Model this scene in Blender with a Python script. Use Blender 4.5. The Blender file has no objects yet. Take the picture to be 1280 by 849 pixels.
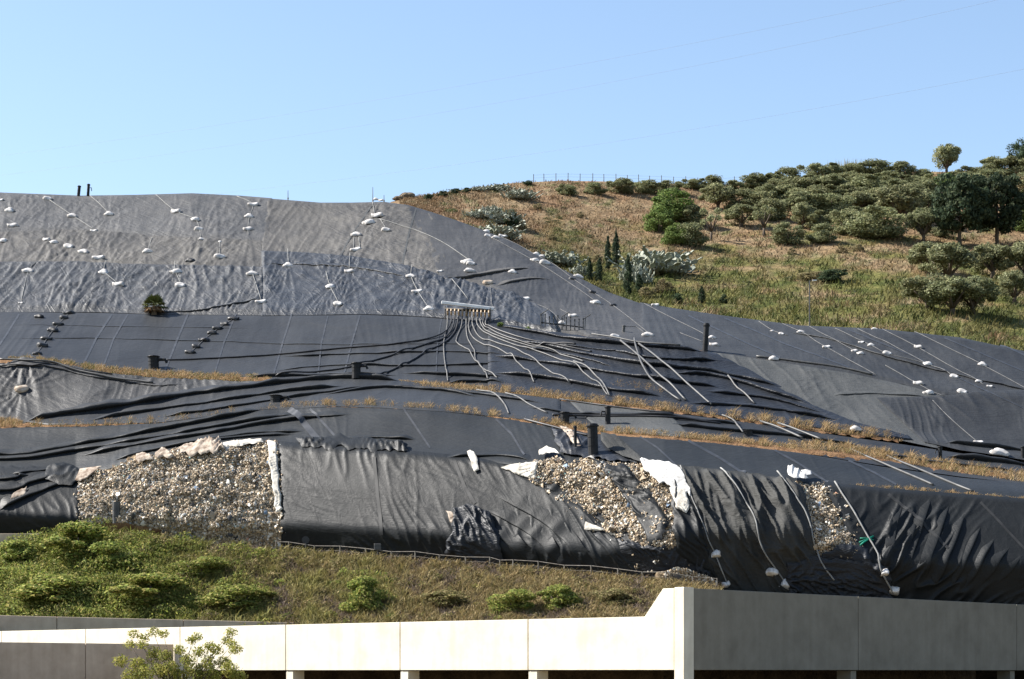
import bpy, math, random
import numpy as np
from mathutils import Vector, Matrix, Euler

random.seed(7)
rng = np.random.default_rng(7)
scene = bpy.context.scene
COL = scene.collection

# ------------------------------------------------------------------ camera
FPX, VH = 2600.0, 840.0          # focal length in photo pixels, horizon row
cam_d = bpy.data.cameras.new('camera')
cam = bpy.data.objects.new('camera', cam_d)
COL.objects.link(cam)
cam.location = (0, 0, 0)
cam.rotation_euler = (math.radians(90), 0, 0)
cam_d.sensor_width = 36.0
cam_d.lens = 36.0 * FPX / 1280.0
cam_d.shift_y = (VH - 424.5) / 1280.0
cam_d.clip_start = 0.5
cam_d.clip_end = 9000
scene.camera = cam

# ------------------------------------------------------------------ light
SUN = Vector((-0.73, 0.145, 0.665)).normalized()
w = bpy.data.worlds.new('World')
scene.world = w
w.use_nodes = True
nt = w.node_tree
bg = nt.nodes['Background']
sky = nt.nodes.new('ShaderNodeTexSky')
sky.sky_type = 'NISHITA'
sky.sun_disc = False
sky.sun_elevation = math.asin(SUN.z)
sky.sun_rotation = math.atan2(SUN.x, SUN.y)
sky.altitude = 0
sky.air_density = 1.0
sky.dust_density = 0.7
sky.ozone_density = 1.2
nt.links.new(sky.outputs[0], bg.inputs[0])
bg.inputs[1].default_value = 0.078

sl = bpy.data.lights.new('sun', 'SUN')
sl.energy = 5.0
sl.angle = math.radians(0.5)
sl.color = (1.0, 0.95, 0.88)
so = bpy.data.objects.new('sun', sl)
COL.objects.link(so)
so.rotation_euler = (-SUN).to_track_quat('-Z', 'Y').to_euler()

vs = scene.view_settings
vs.view_transform = 'Standard'
vs.look = 'None'
vs.gamma = 1.0
vs.exposure = 1.5
vs.use_curve_mapping = False

# ------------------------------------------------------------------ helpers
def tag(o, label=None, cat=None, group=None, kind=None):
    if label: o['label'] = label
    if cat: o['category'] = cat
    if group: o['group'] = group
    if kind: o['kind'] = kind
    return o

def link(o, parent=None):
    COL.objects.link(o)
    if parent is not None:
        o.parent = parent
    return o

def empty(name, loc=(0, 0, 0), rz=0):
    o = bpy.data.objects.new(name, None)
    o.empty_display_size = 0.3
    COL.objects.link(o)
    o.location = loc
    o.rotation_euler = (0, 0, rz)
    return o

def fast_mesh(name, verts, faces, smooth=False, col=None):
    """faces: int array (n,3) or (n,4)"""
    verts = np.asarray(verts, dtype=np.float32)
    faces = np.asarray(faces, dtype=np.int32)
    k = faces.shape[1]
    me = bpy.data.meshes.new(name)
    me.vertices.add(len(verts))
    me.vertices.foreach_set('co', verts.ravel())
    me.loops.add(faces.size)
    me.loops.foreach_set('vertex_index', faces.ravel())
    me.polygons.add(len(faces))
    me.polygons.foreach_set('loop_start', np.arange(0, faces.size, k, dtype=np.int32))
    me.polygons.foreach_set('loop_total', np.full(len(faces), k, dtype=np.int32))
    if smooth:
        me.polygons.foreach_set('use_smooth', np.ones(len(faces), dtype=bool))
    me.update(calc_edges=True)
    if col is not None:
        a = me.color_attributes.new('Col', 'FLOAT_COLOR', 'POINT')
        c = np.ones((len(verts), 4), dtype=np.float32)
        c[:, :3] = col
        a.data.foreach_set('color', c.ravel())
    return me

def obj_np(name, verts, faces, mat, parent=None, smooth=False, col=None, center=True):
    verts = np.asarray(verts, dtype=np.float64)
    loc = np.zeros(3)
    if center and parent is None:
        loc = verts.mean(axis=0)
        loc[2] = verts[:, 2].min()
        verts = verts - loc
    me = fast_mesh(name, verts, faces, smooth, col)
    me.materials.append(mat)
    o = bpy.data.objects.new(name, me)
    o.location = loc
    return link(o, parent)

class MB:
    """small polygon collector"""
    def __init__(s):
        s.v = []; s.f = []
    def add(s, vs_, fs_):
        b = len(s.v)
        s.v += [tuple(x) for x in vs_]
        s.f += [tuple(i + b for i in f) for f in fs_]
        return s
    def box(s, c, size, M=None):
        hx, hy, hz = size[0]/2, size[1]/2, size[2]/2
        p = [Vector((x*hx, y*hy, z*hz)) for x in (-1, 1) for y in (-1, 1) for z in (-1, 1)]
        if M is not None: p = [M @ q for q in p]
        p = [q + Vector(c) for q in p]
        return s.add(p, [(0,1,3,2),(4,6,7,5),(0,4,5,1),(2,3,7,6),(0,2,6,4),(1,5,7,3)])
    def tube(s, pts, rads, n=8, cap=True):
        pts = [Vector(p) for p in pts]
        if not hasattr(rads, '__len__'): rads = [rads]*len(pts)
        rings = []; prev = None
        for i, p in enumerate(pts):
            d = (pts[min(i+1, len(pts)-1)] - pts[max(i-1, 0)])
            d = d.normalized() if d.length > 1e-9 else Vector((0, 0, 1))
            if prev is None:
                a = Vector((0, 0, 1)) if abs(d.z) < 0.9 else Vector((1, 0, 0))
                x = d.cross(a).normalized()
            else:
                x = (prev - d*prev.dot(d))
                x = x.normalized() if x.length > 1e-6 else d.orthogonal().normalized()
            prev = x
            y = d.cross(x)
            rings.append([p + (x*math.cos(2*math.pi*k/n) + y*math.sin(2*math.pi*k/n))*rads[i] for k in range(n)])
        vv = [q for r in rings for q in r]; ff = []
        for i in range(len(rings)-1):
            for k in range(n):
                k2 = (k+1) % n
                ff.append((i*n+k, i*n+k2, (i+1)*n+k2, (i+1)*n+k))
        if cap:
            ff.append(tuple(range(n-1, -1, -1)))
            ff.append(tuple((len(rings)-1)*n + k for k in range(n)))
        return s.add(vv, ff)
    def build(s, name, mat, parent=None, smooth=False, center=True):
        vv = np.array(s.v, dtype=float)
        loc = np.zeros(3)
        if parent is None and center:
            loc = vv.mean(axis=0); loc[2] = vv[:, 2].min(); vv = vv - loc
        me = bpy.data.meshes.new(name)
        me.from_pydata([tuple(x) for x in vv], [], s.f)
        if smooth:
            for p in me.polygons: p.use_smooth = True
        me.materials.append(mat)
        o = bpy.data.objects.new(name, me)
        o.location = loc
        return link(o, parent)

ORD = ['topmost', 'second', 'third', 'fourth', 'fifth', 'sixth', 'seventh', 'eighth', 'ninth', 'tenth', 'eleventh', 'twelfth',
       'thirteenth', 'fourteenth', 'fifteenth', 'sixteenth', 'seventeenth', 'eighteenth', 'nineteenth', 'twentieth']
ORDL = ['first'] + ORD[1:]

# numpy perlin ------------------------------------------------------
def perlin(x, y, seed=0):
    x = np.asarray(x, dtype=np.float64); y = np.asarray(y, dtype=np.float64)
    xi = np.floor(x).astype(np.int64); yi = np.floor(y).astype(np.int64)
    xf = x - xi; yf = y - yi
    def grad(ix, iy, dx, dy):
        h = (ix*374761393 + iy*668265263 + seed*974634777) & 0xffffffff
        h = ((h ^ (h >> 13))*1274126177) & 0xffffffff
        h = h ^ (h >> 16)
        a = (h & 0xffff)/65536.0*2*np.pi
        return np.cos(a)*dx + np.sin(a)*dy
    u = xf*xf*xf*(xf*(xf*6-15)+10); v = yf*yf*yf*(yf*(yf*6-15)+10)
    n00 = grad(xi, yi, xf, yf); n10 = grad(xi+1, yi, xf-1, yf)
    n01 = grad(xi, yi+1, xf, yf-1); n11 = grad(xi+1, yi+1, xf-1, yf-1)
    return (n00*(1-u)+n10*u)*(1-v) + (n01*(1-u)+n11*u)*v      # about -0.7..0.7

def fbm(x, y, seed=0, o=4):
    r = 0; a = 1.0
    for i in range(o):
        r = r + a*perlin(x*2**i, y*2**i, seed+i*17); a *= 0.5
    return r

def spline(pts, n):
    p = np.array(pts, float)
    if len(p) == 2: 
        t = np.linspace(0, 1, n)[:, None]; return p[0]*(1-t)+p[1]*t
    out = []
    e = np.vstack([2*p[0]-p[1], p, 2*p[-1]-p[-2]])
    d = np.r_[0, np.cumsum(np.hypot(*(p[1:]-p[:-1]).T))]
    for tq in np.linspace(0, d[-1], n):
        i = min(np.searchsorted(d, tq, side='right')-1, len(p)-2)
        t = (tq-d[i])/max(d[i+1]-d[i], 1e-6)
        p0, p1, p2, p3 = e[i], e[i+1], e[i+2], e[i+3]
        out.append(.5*((2*p1)+(-p0+p2)*t+(2*p0-5*p1+4*p2-p3)*t*t+(-p0+3*p1-3*p2+p3)*t**3))
    return np.array(out)
def smooth01(x):
    x = np.clip(x, 0, 1); return x*x*(3-2*x)

# ------------------------------------------------------------------ terrain fields
def pl(pts):
    xs = np.array([p[0] for p in pts], float); ys = np.array([p[1] for p in pts], float)
    return lambda u: np.interp(u, xs, ys)

shift = pl([(-300, 46), (0, 40), (350, 34), (830, 12), (1280, 6), (1700, 4)])
vA = pl([(-300, 684), (0, 676), (100, 676), (350, 694), (600, 714), (830, 737), (1000, 745), (1280, 762), (1700, 785)])
vA2 = pl([(-300, 648), (0, 642), (100, 648), (200, 650), (350, 656), (560, 668), (640, 684), (760, 690), (850, 668), (1000, 666), (1100, 702), (1280, 706), (1700, 715)])
vB = pl([(-300, 588), (0, 588), (95, 592), (160, 574), (270, 557), (350, 556), (450, 561), (600, 573), (700, 577), (800, 585), (860, 590), (1000, 603), (1280, 622), (1700, 645)])
vC = pl([(-300, 545), (0, 534), (60, 531), (150, 530), (250, 518), (330, 510), (420, 507), (500, 510), (600, 519), (680, 527), (740, 540), (830, 546), (900, 552), (1000, 564), (1100, 581), (1200, 594), (1280, 602), (1700, 640)])
vE = pl([(-300, 460), (0, 452), (50, 453), (120, 462), (200, 470), (300, 474), (345, 475), (450, 477), (510, 481), (560, 486), (640, 491), (700, 497), (760, 503), (860, 515), (950, 526), (1050, 540), (1130, 550), (1280, 572), (1700, 620)])
vG = pl([(-300, 393), (0, 391), (200, 394), (325, 394), (450, 394), (555, 398), (620, 405), (680, 415), (760, 425), (850, 435), (960, 452), (1060, 466), (1150, 482), (1280, 498), (1700, 540)])
vHp = [(-300, 246), (-100, 243), (0, 241), (50, 243), (100, 245), (170, 244), (240, 242), (300, 245), (350, 249), (400, 253), (440, 253), (480, 252), (510, 256), (540, 265), (570, 275), (600, 286), (640, 302), (670, 318), (700, 335), (730, 350), (760, 365), (800, 379), (840, 386), (900, 395), (1000, 408), (1100, 412), (1200, 423), (1280, 440), (1400, 464), (1700, 510)]
vH = pl(vHp)
yG = pl([(-300, 258), (560, 258), (760, 254), (960, 250), (1280, 246), (1700, 244)])
yH = pl([(-300, 337), (400, 335), (520, 331), (640, 316), (760, 297), (900, 281), (1100, 271), (1280, 267), (1700, 262)])

def depth_raw(u, v):
    s = shift(u)
    ones = np.ones_like(u)
    a, a2, b, c, e, g, h = vA(u), vA2(u), vB(u), vC(u), vE(u), vG(u), vH(u)
    kn = [(a+80, 201.4*ones), (a, 201.4*ones), (a2, 200.0*ones), ((a2*0.5+b*0.5), 202.2*ones), (b+6, 204.8*ones),
          (b-8, 208.2*ones), (c+1, 216*ones), (c-7, 220*ones), (e+1, 229*ones), (e-8, 233*ones), (g, yG(u)),
          (g-3, yG(u)+2.0), (h, yH(u)), (h-60, yH(u)+90)]
    out = np.array(kn[0][1], dtype=float).copy()
    for (v0, y0), (v1, y1) in zip(kn[:-1], kn[1:]):
        t = np.clip((v0 - v)/np.maximum(v0 - v1, 0.5), 0, 1)
        out = np.where(v <= v0, y0 + (y1-y0)*t, out)
    return out + s

def depth(u, v):
    u = np.asarray(u, float); v = np.asarray(v, float)
    r = 0
    for dv, wgt in ((-5, .15), (-2.5, .2), (0, .3), (2.5, .2), (5, .15)):
        r = r + wgt*depth_raw(u, v+dv)
    und = 1.1*fbm(u/140.0, v/70.0, 5, 3)*smooth01((vB(u)-v)/60.0)
    return r + und

def P(u, v, Y=None):
    u = np.asarray(u, float); v = np.asarray(v, float)
    if Y is None: Y = depth(u, v)
    return np.stack([(u-640)/FPX*Y, Y + 0*u, (VH-v)/FPX*Y], axis=-1)

def Nrm(u, v, field=P):
    e = 2.5
    du = field(u+e, v) - field(u-e, v)
    dv = field(u, v-e) - field(u, v+e)
    n = np.cross(du, dv)
    return n/np.maximum(np.linalg.norm(n, axis=-1, keepdims=True), 1e-9)

def at(u, v, off=0.0, field=P):
    u_, v_ = np.array([float(u)]), np.array([float(v)])
    p = field(u_, v_) + Nrm(u_, v_, field)*off
    return Vector(p[0])

def metric(u, v):
    Y = depth(u, v)
    return (u-640)/FPX*Y, -v*Y/FPX*1.9

# hill behind ------------------------------------------------------
vS = pl([(350, 300), (440, 268), (490, 252), (520, 246), (560, 240), (600, 234), (640, 229), (700, 226), (760, 227), (820, 229), (900, 232), (960, 226), (1000, 222), (1060, 215), (1120, 214), (1180, 215), (1230, 212), (1280, 208), (1400, 202), (1700, 196)])
yS = pl([(350, 385), (480, 395), (640, 440), (900, 460), (1280, 480), (1700, 490)])
def depth_hill(u, v):
    u = np.asarray(u, float); v = np.asarray(v, float)
    v0 = vH(u) + 14; y0 = yH(u) + shift(u) + 7
    v1 = vS(u); y1 = yS(u)
    t = (v0 - v)/np.maximum(v0 - v1, 8)
    return y0 + (y1-y0)*np.maximum(t, 0) + 2.2*fbm(u/90.0, v/26.0, 31, 3)*smooth01(t*4)
def PH(u, v):
    u = np.asarray(u, float); v = np.asarray(v, float)
    Y = depth_hill(u, v)
    return np.stack([(u-640)/FPX*Y, Y, (VH-v)/FPX*Y], axis=-1)

# embankment -------------------------------------------------------
KW = 0.9
CX, CY = 12.4, 150.0
def lit_wall_y(u):                        # depth of the sunlit wall plane along a photo column
    k = (np.asarray(u, float)-640)/FPX
    t = (CX - k*CY)/(1 + KW*k)
    return CY + KW*t
vT = pl([(-300, 700), (0, 690), (30, 680), (60, 672), (100, 668), (160, 672), (250, 683), (350, 690), (450, 698), (600, 710), (700, 718), (820, 729), (900, 737), (1000, 745), (1280, 762), (1700, 785)])
def emb_top(u): return 201.0 + shift(u) - 3.0
def emb_bot(u):
    return np.maximum(np.where(np.asarray(u) < 860, lit_wall_y(u) + 6.0, np.interp(u, [860, 1280, 1400], [190, 198, 203])), emb_top(u) - 20.0)
def PE(u, v):
    u = np.asarray(u, float); v = np.asarray(v, float)
    v0 = np.full_like(u, 792.0); y0 = emb_bot(u); v1 = vT(u); y1 = emb_top(u)
    t = np.clip((v0 - v)/np.maximum(v0-v1, 5), -0.5, 1.0)
    Y = y0 + (y1-y0)*t + 0.9*fbm(u/60.0, v/30.0, 77, 3)*smooth01((1-t)*4)
    return np.stack([(u-640)/FPX*Y, Y, (VH-v)/FPX*Y], axis=-1)

# ------------------------------------------------------------------ materials
def new_mat(name):
    m = bpy.data.materials.new(name)
    m.use_nodes = True
    t = m.node_tree
    return m, t, t.nodes['Principled BSDF']

def rgb(c, k=1.0): return (c[0]*k, c[1]*k, c[2]*k, 1)

def mat_noise(name, c1, c2, scale=1.0, rough=0.7, spec=0.3, bump=0.0, bscale=None, detail=5, stretch=(1, 1, 1), c3=None, metal=0.0, bdist=0.05, lo=0.35, hi=0.65):
    m, t, b = new_mat(name)
    tc = t.nodes.new('ShaderNodeTexCoord'); mp = t.nodes.new('ShaderNodeMapping')
    mp.inputs['Scale'].default_value = stretch
    t.links.new(tc.outputs['Object'], mp.inputs[0])
    n = t.nodes.new('ShaderNodeTexNoise'); n.inputs['Scale'].default_value = scale; n.inputs['Detail'].default_value = detail
    n.inputs['Roughness'].default_value = 0.6
    t.links.new(mp.outputs[0], n.inputs[0])
    r = t.nodes.new('ShaderNodeValToRGB')
    r.color_ramp.elements[0].position = lo; r.color_ramp.elements[0].color = rgb(c1)
    r.color_ramp.elements[1].position = hi; r.color_ramp.elements[1].color = rgb(c2)
    if c3 is not None:
        e = r.color_ramp.elements.new((lo+hi)/2); e.color = rgb(c3)
    t.links.new(n.outputs['Fac'], r.inputs[0])
    t.links.new(r.outputs[0], b.inputs['Base Color'])
    b.inputs['Roughness'].default_value = rough
    b.inputs['Specular IOR Level'].default_value = spec
    b.inputs['Metallic'].default_value = metal
    if bump:
        n2 = t.nodes.new('ShaderNodeTexNoise'); n2.inputs['Scale'].default_value = bscale or scale*4; n2.inputs['Detail'].default_value = 6
        t.links.new(mp.outputs[0], n2.inputs[0])
        bp = t.nodes.new('ShaderNodeBump'); bp.inputs['Strength'].default_value = bump; bp.inputs['Distance'].default_value = bdist
        t.links.new(n2.outputs['Fac'], bp.inputs['Height'])
        t.links.new(bp.outputs[0], b.inputs['Normal'])
    return m

def mat_membrane(name, base, dust, rough=0.55, spec=0.35, streak=0.5, crk=0.5, ang=0.5):
    """black plastic sheeting, dusty, with dust streaks running down the slope"""
    m, t, b = new_mat(name)
    tc = t.nodes.new('ShaderNodeTexCoord')
    n1 = t.nodes.new('ShaderNodeTexNoise'); n1.inputs['Scale'].default_value = 0.09; n1.inputs['Detail'].default_value = 7; n1.inputs['Roughness'].default_value = 0.62
    t.links.new(tc.outputs['Object'], n1.inputs[0])
    mp = t.nodes.new('ShaderNodeMapping'); mp.inputs['Scale'].default_value = (1.3, 0.12, 0.12)
    mp.inputs['Rotation'].default_value = (0, 0, 0.12)
    t.links.new(tc.outputs['Object'], mp.inputs[0])
    n2 = t.nodes.new('ShaderNodeTexNoise'); n2.inputs['Scale'].default_value = 0.7; n2.inputs['Detail'].default_value = 5
    t.links.new(mp.outputs[0], n2.inputs[0])
    n3 = t.nodes.new('ShaderNodeTexNoise'); n3.inputs['Scale'].default_value = 2.5; n3.inputs['Detail'].default_value = 6; n3.inputs['Roughness'].default_value = 0.7
    t.links.new(tc.outputs['Object'], n3.inputs[0])
    ma = t.nodes.new('ShaderNodeMath'); ma.operation = 'MULTIPLY_ADD'; ma.inputs[1].default_value = streak
    t.links.new(n2.outputs['Fac'], ma.inputs[0]); t.links.new(n1.outputs['Fac'], ma.inputs[2])
    ma2 = t.nodes.new('ShaderNodeMath'); ma2.operation = 'MULTIPLY_ADD'; ma2.inputs[1].default_value = 0.35
    t.links.new(n3.outputs['Fac'], ma2.inputs[0]); t.links.new(ma.outputs[0], ma2.inputs[2])
    mid = 0.5 + 0.5*streak + 0.175
    mr = t.nodes.new('ShaderNodeMapRange'); mr.inputs['From Min'].default_value = mid-0.20; mr.inputs['From Max'].default_value = mid+0.20
    t.links.new(ma2.outputs[0], mr.inputs['Value'])
    mx = t.nodes.new('ShaderNodeMix'); mx.data_type = 'RGBA'
    mx.inputs['A'].default_value = rgb(base); mx.inputs['B'].default_value = rgb(dust)
    t.links.new(mr.outputs[0], mx.inputs['Factor'])
    t.links.new(mx.outputs['Result'], b.inputs['Base Color'])
    b.inputs['Roughness'].default_value = rough
    b.inputs['Specular IOR Level'].default_value = spec
    # fine creases of thin sheeting: ridges of stretched noise, two directions
    prev = None
    for k_, (an, sc, lx) in enumerate(((ang, 0.55, 0.16), (ang+0.9, 0.8, 0.25), (ang-0.5, 1.5, 0.5))):
        m1 = t.nodes.new('ShaderNodeMapping'); m1.inputs['Rotation'].default_value = (0, an, 0); m1.inputs['Scale'].default_value = (1, 0.15, 2.2)
        t.links.new(tc.outputs['Object'], m1.inputs[0])
        m2 = t.nodes.new('ShaderNodeMapping'); m2.inputs['Scale'].default_value = (sc, 0.2, sc*lx); m2.inputs['Location'].default_value = (k_*13.7, 0, k_*5.1)
        t.links.new(m1.outputs[0], m2.inputs[0])
        nn = t.nodes.new('ShaderNodeTexNoise'); nn.inputs['Scale'].default_value = 1.0; nn.inputs['Detail'].default_value = 3; nn.inputs['Distortion'].default_value = 0.7
        t.links.new(m2.outputs[0], nn.inputs[0])
        sb = t.nodes.new('ShaderNodeMath'); sb.operation = 'SUBTRACT'; sb.inputs[1].default_value = 0.5; t.links.new(nn.outputs['Fac'], sb.inputs[0])
        ab = t.nodes.new('ShaderNodeMath'); ab.operation = 'ABSOLUTE'; t.links.new(sb.outputs[0], ab.inputs[0])
        rr = t.nodes.new('ShaderNodeMapRange'); rr.inputs['From Min'].default_value = 0.0; rr.inputs['From Max'].default_value = 0.09; rr.inputs['To Min'].default_value = (1.0, .8, .45)[k_]; rr.inputs['To Max'].default_value = 0.0
        t.links.new(ab.outputs[0], rr.inputs['Value'])
        if prev is None: prev = rr.outputs[0]
        else:
            ad = t.nodes.new('ShaderNodeMath'); ad.operation = 'ADD'; t.links.new(prev, ad.inputs[0]); t.links.new(rr.outputs[0], ad.inputs[1]); prev = ad.outputs[0]
    ad = t.nodes.new('ShaderNodeMath'); ad.operation = 'MULTIPLY_ADD'; ad.inputs[1].default_value = 0.5
    t.links.new(n3.outputs['Fac'], ad.inputs[0]); t.links.new(prev, ad.inputs[2])
    bp = t.nodes.new('ShaderNodeBump'); bp.inputs['Strength'].default_value = crk; bp.inputs['Distance'].default_value = 0.16
    t.links.new(ad.outputs[0], bp.inputs['Height']); t.links.new(bp.outputs[0], b.inputs['Normal'])
    return m

def mat_attr(name, rough=0.7, spec=0.2, trans=0.0, k=1.0, vary=0.0):
    """colour from the mesh's own colour attribute (leaf, blade or scrap colours)"""
    m, t, b = new_mat(name)
    a = t.nodes.new('ShaderNodeAttribute'); a.attribute_name = 'Col'
    src = a.outputs['Color']
    if vary:
        oi = t.nodes.new('ShaderNodeObjectInfo')
        hs = t.nodes.new('ShaderNodeHueSaturation')
        m1 = t.nodes.new('ShaderNodeMapRange'); m1.inputs['To Min'].default_value = 1-vary; m1.inputs['To Max'].default_value = 1+vary
        t.links.new(oi.outputs['Random'], m1.inputs['Value']); t.links.new(m1.outputs[0], hs.inputs['Value'])
        m2 = t.nodes.new('ShaderNodeMath'); m2.operation = 'MULTIPLY_ADD'; m2.inputs[1].default_value = 7.31; m2.inputs[2].default_value = 0.0
        t.links.new(oi.outputs['Random'], m2.inputs[0])
        fr = t.nodes.new('ShaderNodeMath'); fr.operation = 'FRACT'; t.links.new(m2.outputs[0], fr.inputs[0])
        m3 = t.nodes.new('ShaderNodeMapRange'); m3.inputs['To Min'].default_value = 0.497; m3.inputs['To Max'].default_value = 0.512
        t.links.new(fr.outputs[0], m3.inputs['Value']); t.links.new(m3.outputs[0], hs.inputs['Hue'])
        t.links.new(src, hs.inputs['Color']); src = hs.outputs[0]
    t.links.new(src, b.inputs['Base Color'])
    b.inputs['Roughness'].default_value = rough
    b.inputs['Specular IOR Level'].default_value = spec
    if trans:
        tr = t.nodes.new('ShaderNodeBsdfTranslucent'); mixs = t.nodes.new('ShaderNodeMixShader')
        mixs.inputs[0].default_value = trans
        t.links.new(src, tr.inputs[0])
        t.links.new(b.outputs[0], mixs.inputs[1]); t.links.new(tr.outputs[0], mixs.inputs[2])
        t.links.new(mixs.outputs[0], t.nodes['Material Output'].inputs[0])
    return m

M = {}
M['upper'] = mat_membrane('dusty_grey_membrane', (0.044, 0.045, 0.046), (0.080, 0.078, 0.075), 0.6, 0.2, 0.5, 0.38, 0.75)
M['upper_brown'] = mat_membrane('dusty_brown_grey_membrane', (0.048, 0.047, 0.046), (0.092, 0.087, 0.079), 0.65, 0.15, 0.5, 0.36, 0.6)
M['second'] = mat_membrane('grey_membrane', (0.031, 0.033, 0.035), (0.060, 0.060, 0.060), 0.55, 0.22, 0.5, 0.45, 0.4)
M['centre'] = mat_membrane('blue_grey_membrane', (0.019, 0.021, 0.024), (0.040, 0.042, 0.045), 0.5, 0.25, 0.5, 0.45, 0.3)
M['band'] = mat_membrane('smooth_slate_membrane', (0.0150, 0.0170, 0.0200), (0.026, 0.0285, 0.032), 0.55, 0.2, 0.6, 0.10, 1.4)
M['right'] = mat_membrane('right_slope_membrane', (0.018, 0.0195, 0.022), (0.033, 0.035, 0.037), 0.6, 0.2, 0.5, 0.18, 0.7)
M['shoulder'] = mat_membrane('shoulder_membrane', (0.027, 0.028, 0.030), (0.052, 0.052, 0.052), 0.6, 0.2, 0.5, 0.2, 0.7)
M['pale'] = mat_membrane('pale_grey_membrane', (0.043, 0.046, 0.047), (0.066, 0.068, 0.067), 0.65, 0.15, 0.4, 0.22, 0.6)
M['black'] = mat_membrane('black_membrane', (0.008, 0.0095, 0.0125), (0.017, 0.020, 0.026), 0.5, 0.25, 0.5, 0.25, 1.2)
M['bench'] = mat_membrane('charcoal_membrane', (0.0105, 0.0124, 0.0142), (0.0190, 0.0215, 0.0235), 0.55, 0.2, 0.5, 0.10, 1.3)
M['drape'] = mat_membrane('charcoal_drape', (0.0066, 0.0080, 0.0092), (0.0120, 0.0138, 0.0152), 0.55, 0.18, 0.35, 0.10, 0.2)
M['greydrape'] = mat_membrane('worn_grey_drape', (0.022, 0.023, 0.022), (0.046, 0.046, 0.044), 0.7, 0.14, 0.5, 0.25, 0.2)
M['seam'] = mat_noise('weld_seam', (0.045, 0.048, 0.054), (0.085, 0.087, 0.09), 0.8, 0.5, 0.4)
M['seam_dark'] = mat_noise('dark_weld_seam', (0.016, 0.018, 0.021), (0.038, 0.040, 0.044), 0.8, 0.5, 0.4)
M['seam_faint'] = mat_noise('faint_weld_seam', (0.012, 0.013, 0.014), (0.022, 0.023, 0.024), 0.8, 0.6, 0.25)
M['white'] = mat_noise('white_woven_plastic', (0.34, 0.33, 0.31), (0.58, 0.57, 0.55), 2.2, 0.7, 0.2, 0.4, 9)
M['bag'] = mat_noise('white_sack', (0.26, 0.24, 0.22), (0.62, 0.61, 0.60), 1.3, 0.75, 0.2, 0.4, 5)
M['bagbrown'] = mat_noise('soiled_sack', (0.22, 0.16, 0.11), (0.45, 0.40, 0.34), 1.6, 0.8, 0.2, 0.4, 5)
M['bagblack'] = mat_noise('black_sack', (0.012, 0.012, 0.013), (0.03, 0.03, 0.03), 1.6, 0.5, 0.4, 0.4, 5)
M['geotextile'] = mat_noise('white_geotextile', (0.36, 0.33, 0.28), (0.60, 0.57, 0.51), 1.2, 0.85, 0.1, 0.5, 6)
M['tanfabric'] = mat_noise('soiled_geotextile', (0.13, 0.09, 0.065), (0.46, 0.40, 0.33), 1.3, 0.85, 0.1, 0.5, 6)
M['rope'] = mat_noise('pale_rope', (0.14, 0.14, 0.136), (0.25, 0.25, 0.24), 1.0, 0.8, 0.1)
M['rope_dark'] = mat_noise('grey_rope', (0.075, 0.077, 0.08), (0.14, 0.14, 0.14), 1.0, 0.8, 0.1)
M['hose'] = mat_noise('grey_hose', (0.05, 0.05, 0.05), (0.115, 0.112, 0.105), 1.2, 0.55, 0.35)
M['hoseblack'] = mat_noise('black_hose', (0.010, 0.010, 0.012), (0.02, 0.02, 0.022), 1.2, 0.5, 0.4)
M['pipeblack'] = mat_noise('black_pipe', (0.008, 0.009, 0.010), (0.018, 0.018, 0.020), 1.2, 0.6, 0.2, 0.1)
M['pipegrey'] = mat_noise('grey_pipe', (0.04, 0.04, 0.04), (0.08, 0.08, 0.077), 0.9, 0.5, 0.35)
M['valve'] = mat_noise('brass_valve', (0.20, 0.13, 0.06), (0.35, 0.25, 0.14), 3, 0.5, 0.5)
M['whitepaint'] = mat_noise('white_paint', (0.62, 0.62, 0.60), (0.78, 0.78, 0.77), 0.8, 0.5, 0.4)
M['steel'] = mat_noise('weathered_steel', (0.06, 0.055, 0.05), (0.14, 0.13, 0.12), 1.5, 0.6, 0.4, metal=0.2)
M['railing'] = mat_noise('weathered_rail', (0.10, 0.085, 0.07), (0.22, 0.20, 0.17), 1.5, 0.7, 0.3)
M['green_strap'] = mat_noise('green_strap', (0.0, 0.10, 0.06), (0.0, 0.20, 0.13), 2, 0.6, 0.3)
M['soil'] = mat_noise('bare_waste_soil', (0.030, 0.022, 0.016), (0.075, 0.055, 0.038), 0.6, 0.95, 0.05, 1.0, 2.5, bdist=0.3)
M['wastebase'] = mat_noise('compacted_waste', (0.07, 0.052, 0.036), (0.30, 0.23, 0.15), 1.4, 0.95, 0.05, 1.0, 4, bdist=0.3, c3=(0.17, 0.125, 0.08))
M['cover_soil'] = mat_noise('brown_soil', (0.10, 0.055, 0.028), (0.20, 0.12, 0.065), 0.8, 0.95, 0.05, 1.0, 3, bdist=0.2)
M['scraps'] = mat_attr('waste_scraps', 0.75, 0.2)
M['blade'] = mat_attr('grass_blades', 0.75, 0.15, 0.25)
M['leaf'] = mat_attr('leaves', 0.75, 0.12, 0.33, vary=0.15)
M['leaf_near'] = mat_attr('young_leaves', 0.7, 0.12, 0.4)
M['paddle'] = mat_noise('cactus_paddle', (0.14, 0.155, 0.11), (0.28, 0.295, 0.235), 1.2, 0.6, 0.3)
M['bark'] = mat_noise('bark', (0.05, 0.04, 0.032), (0.13, 0.105, 0.08), 2, 0.9, 0.1, 0.8, 8)
M['rock'] = mat_noise('rock', (0.09, 0.07, 0.05), (0.20, 0.16, 0.11), 0.8, 0.95, 0.1, 1.0, 3, bdist=0.3)

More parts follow.
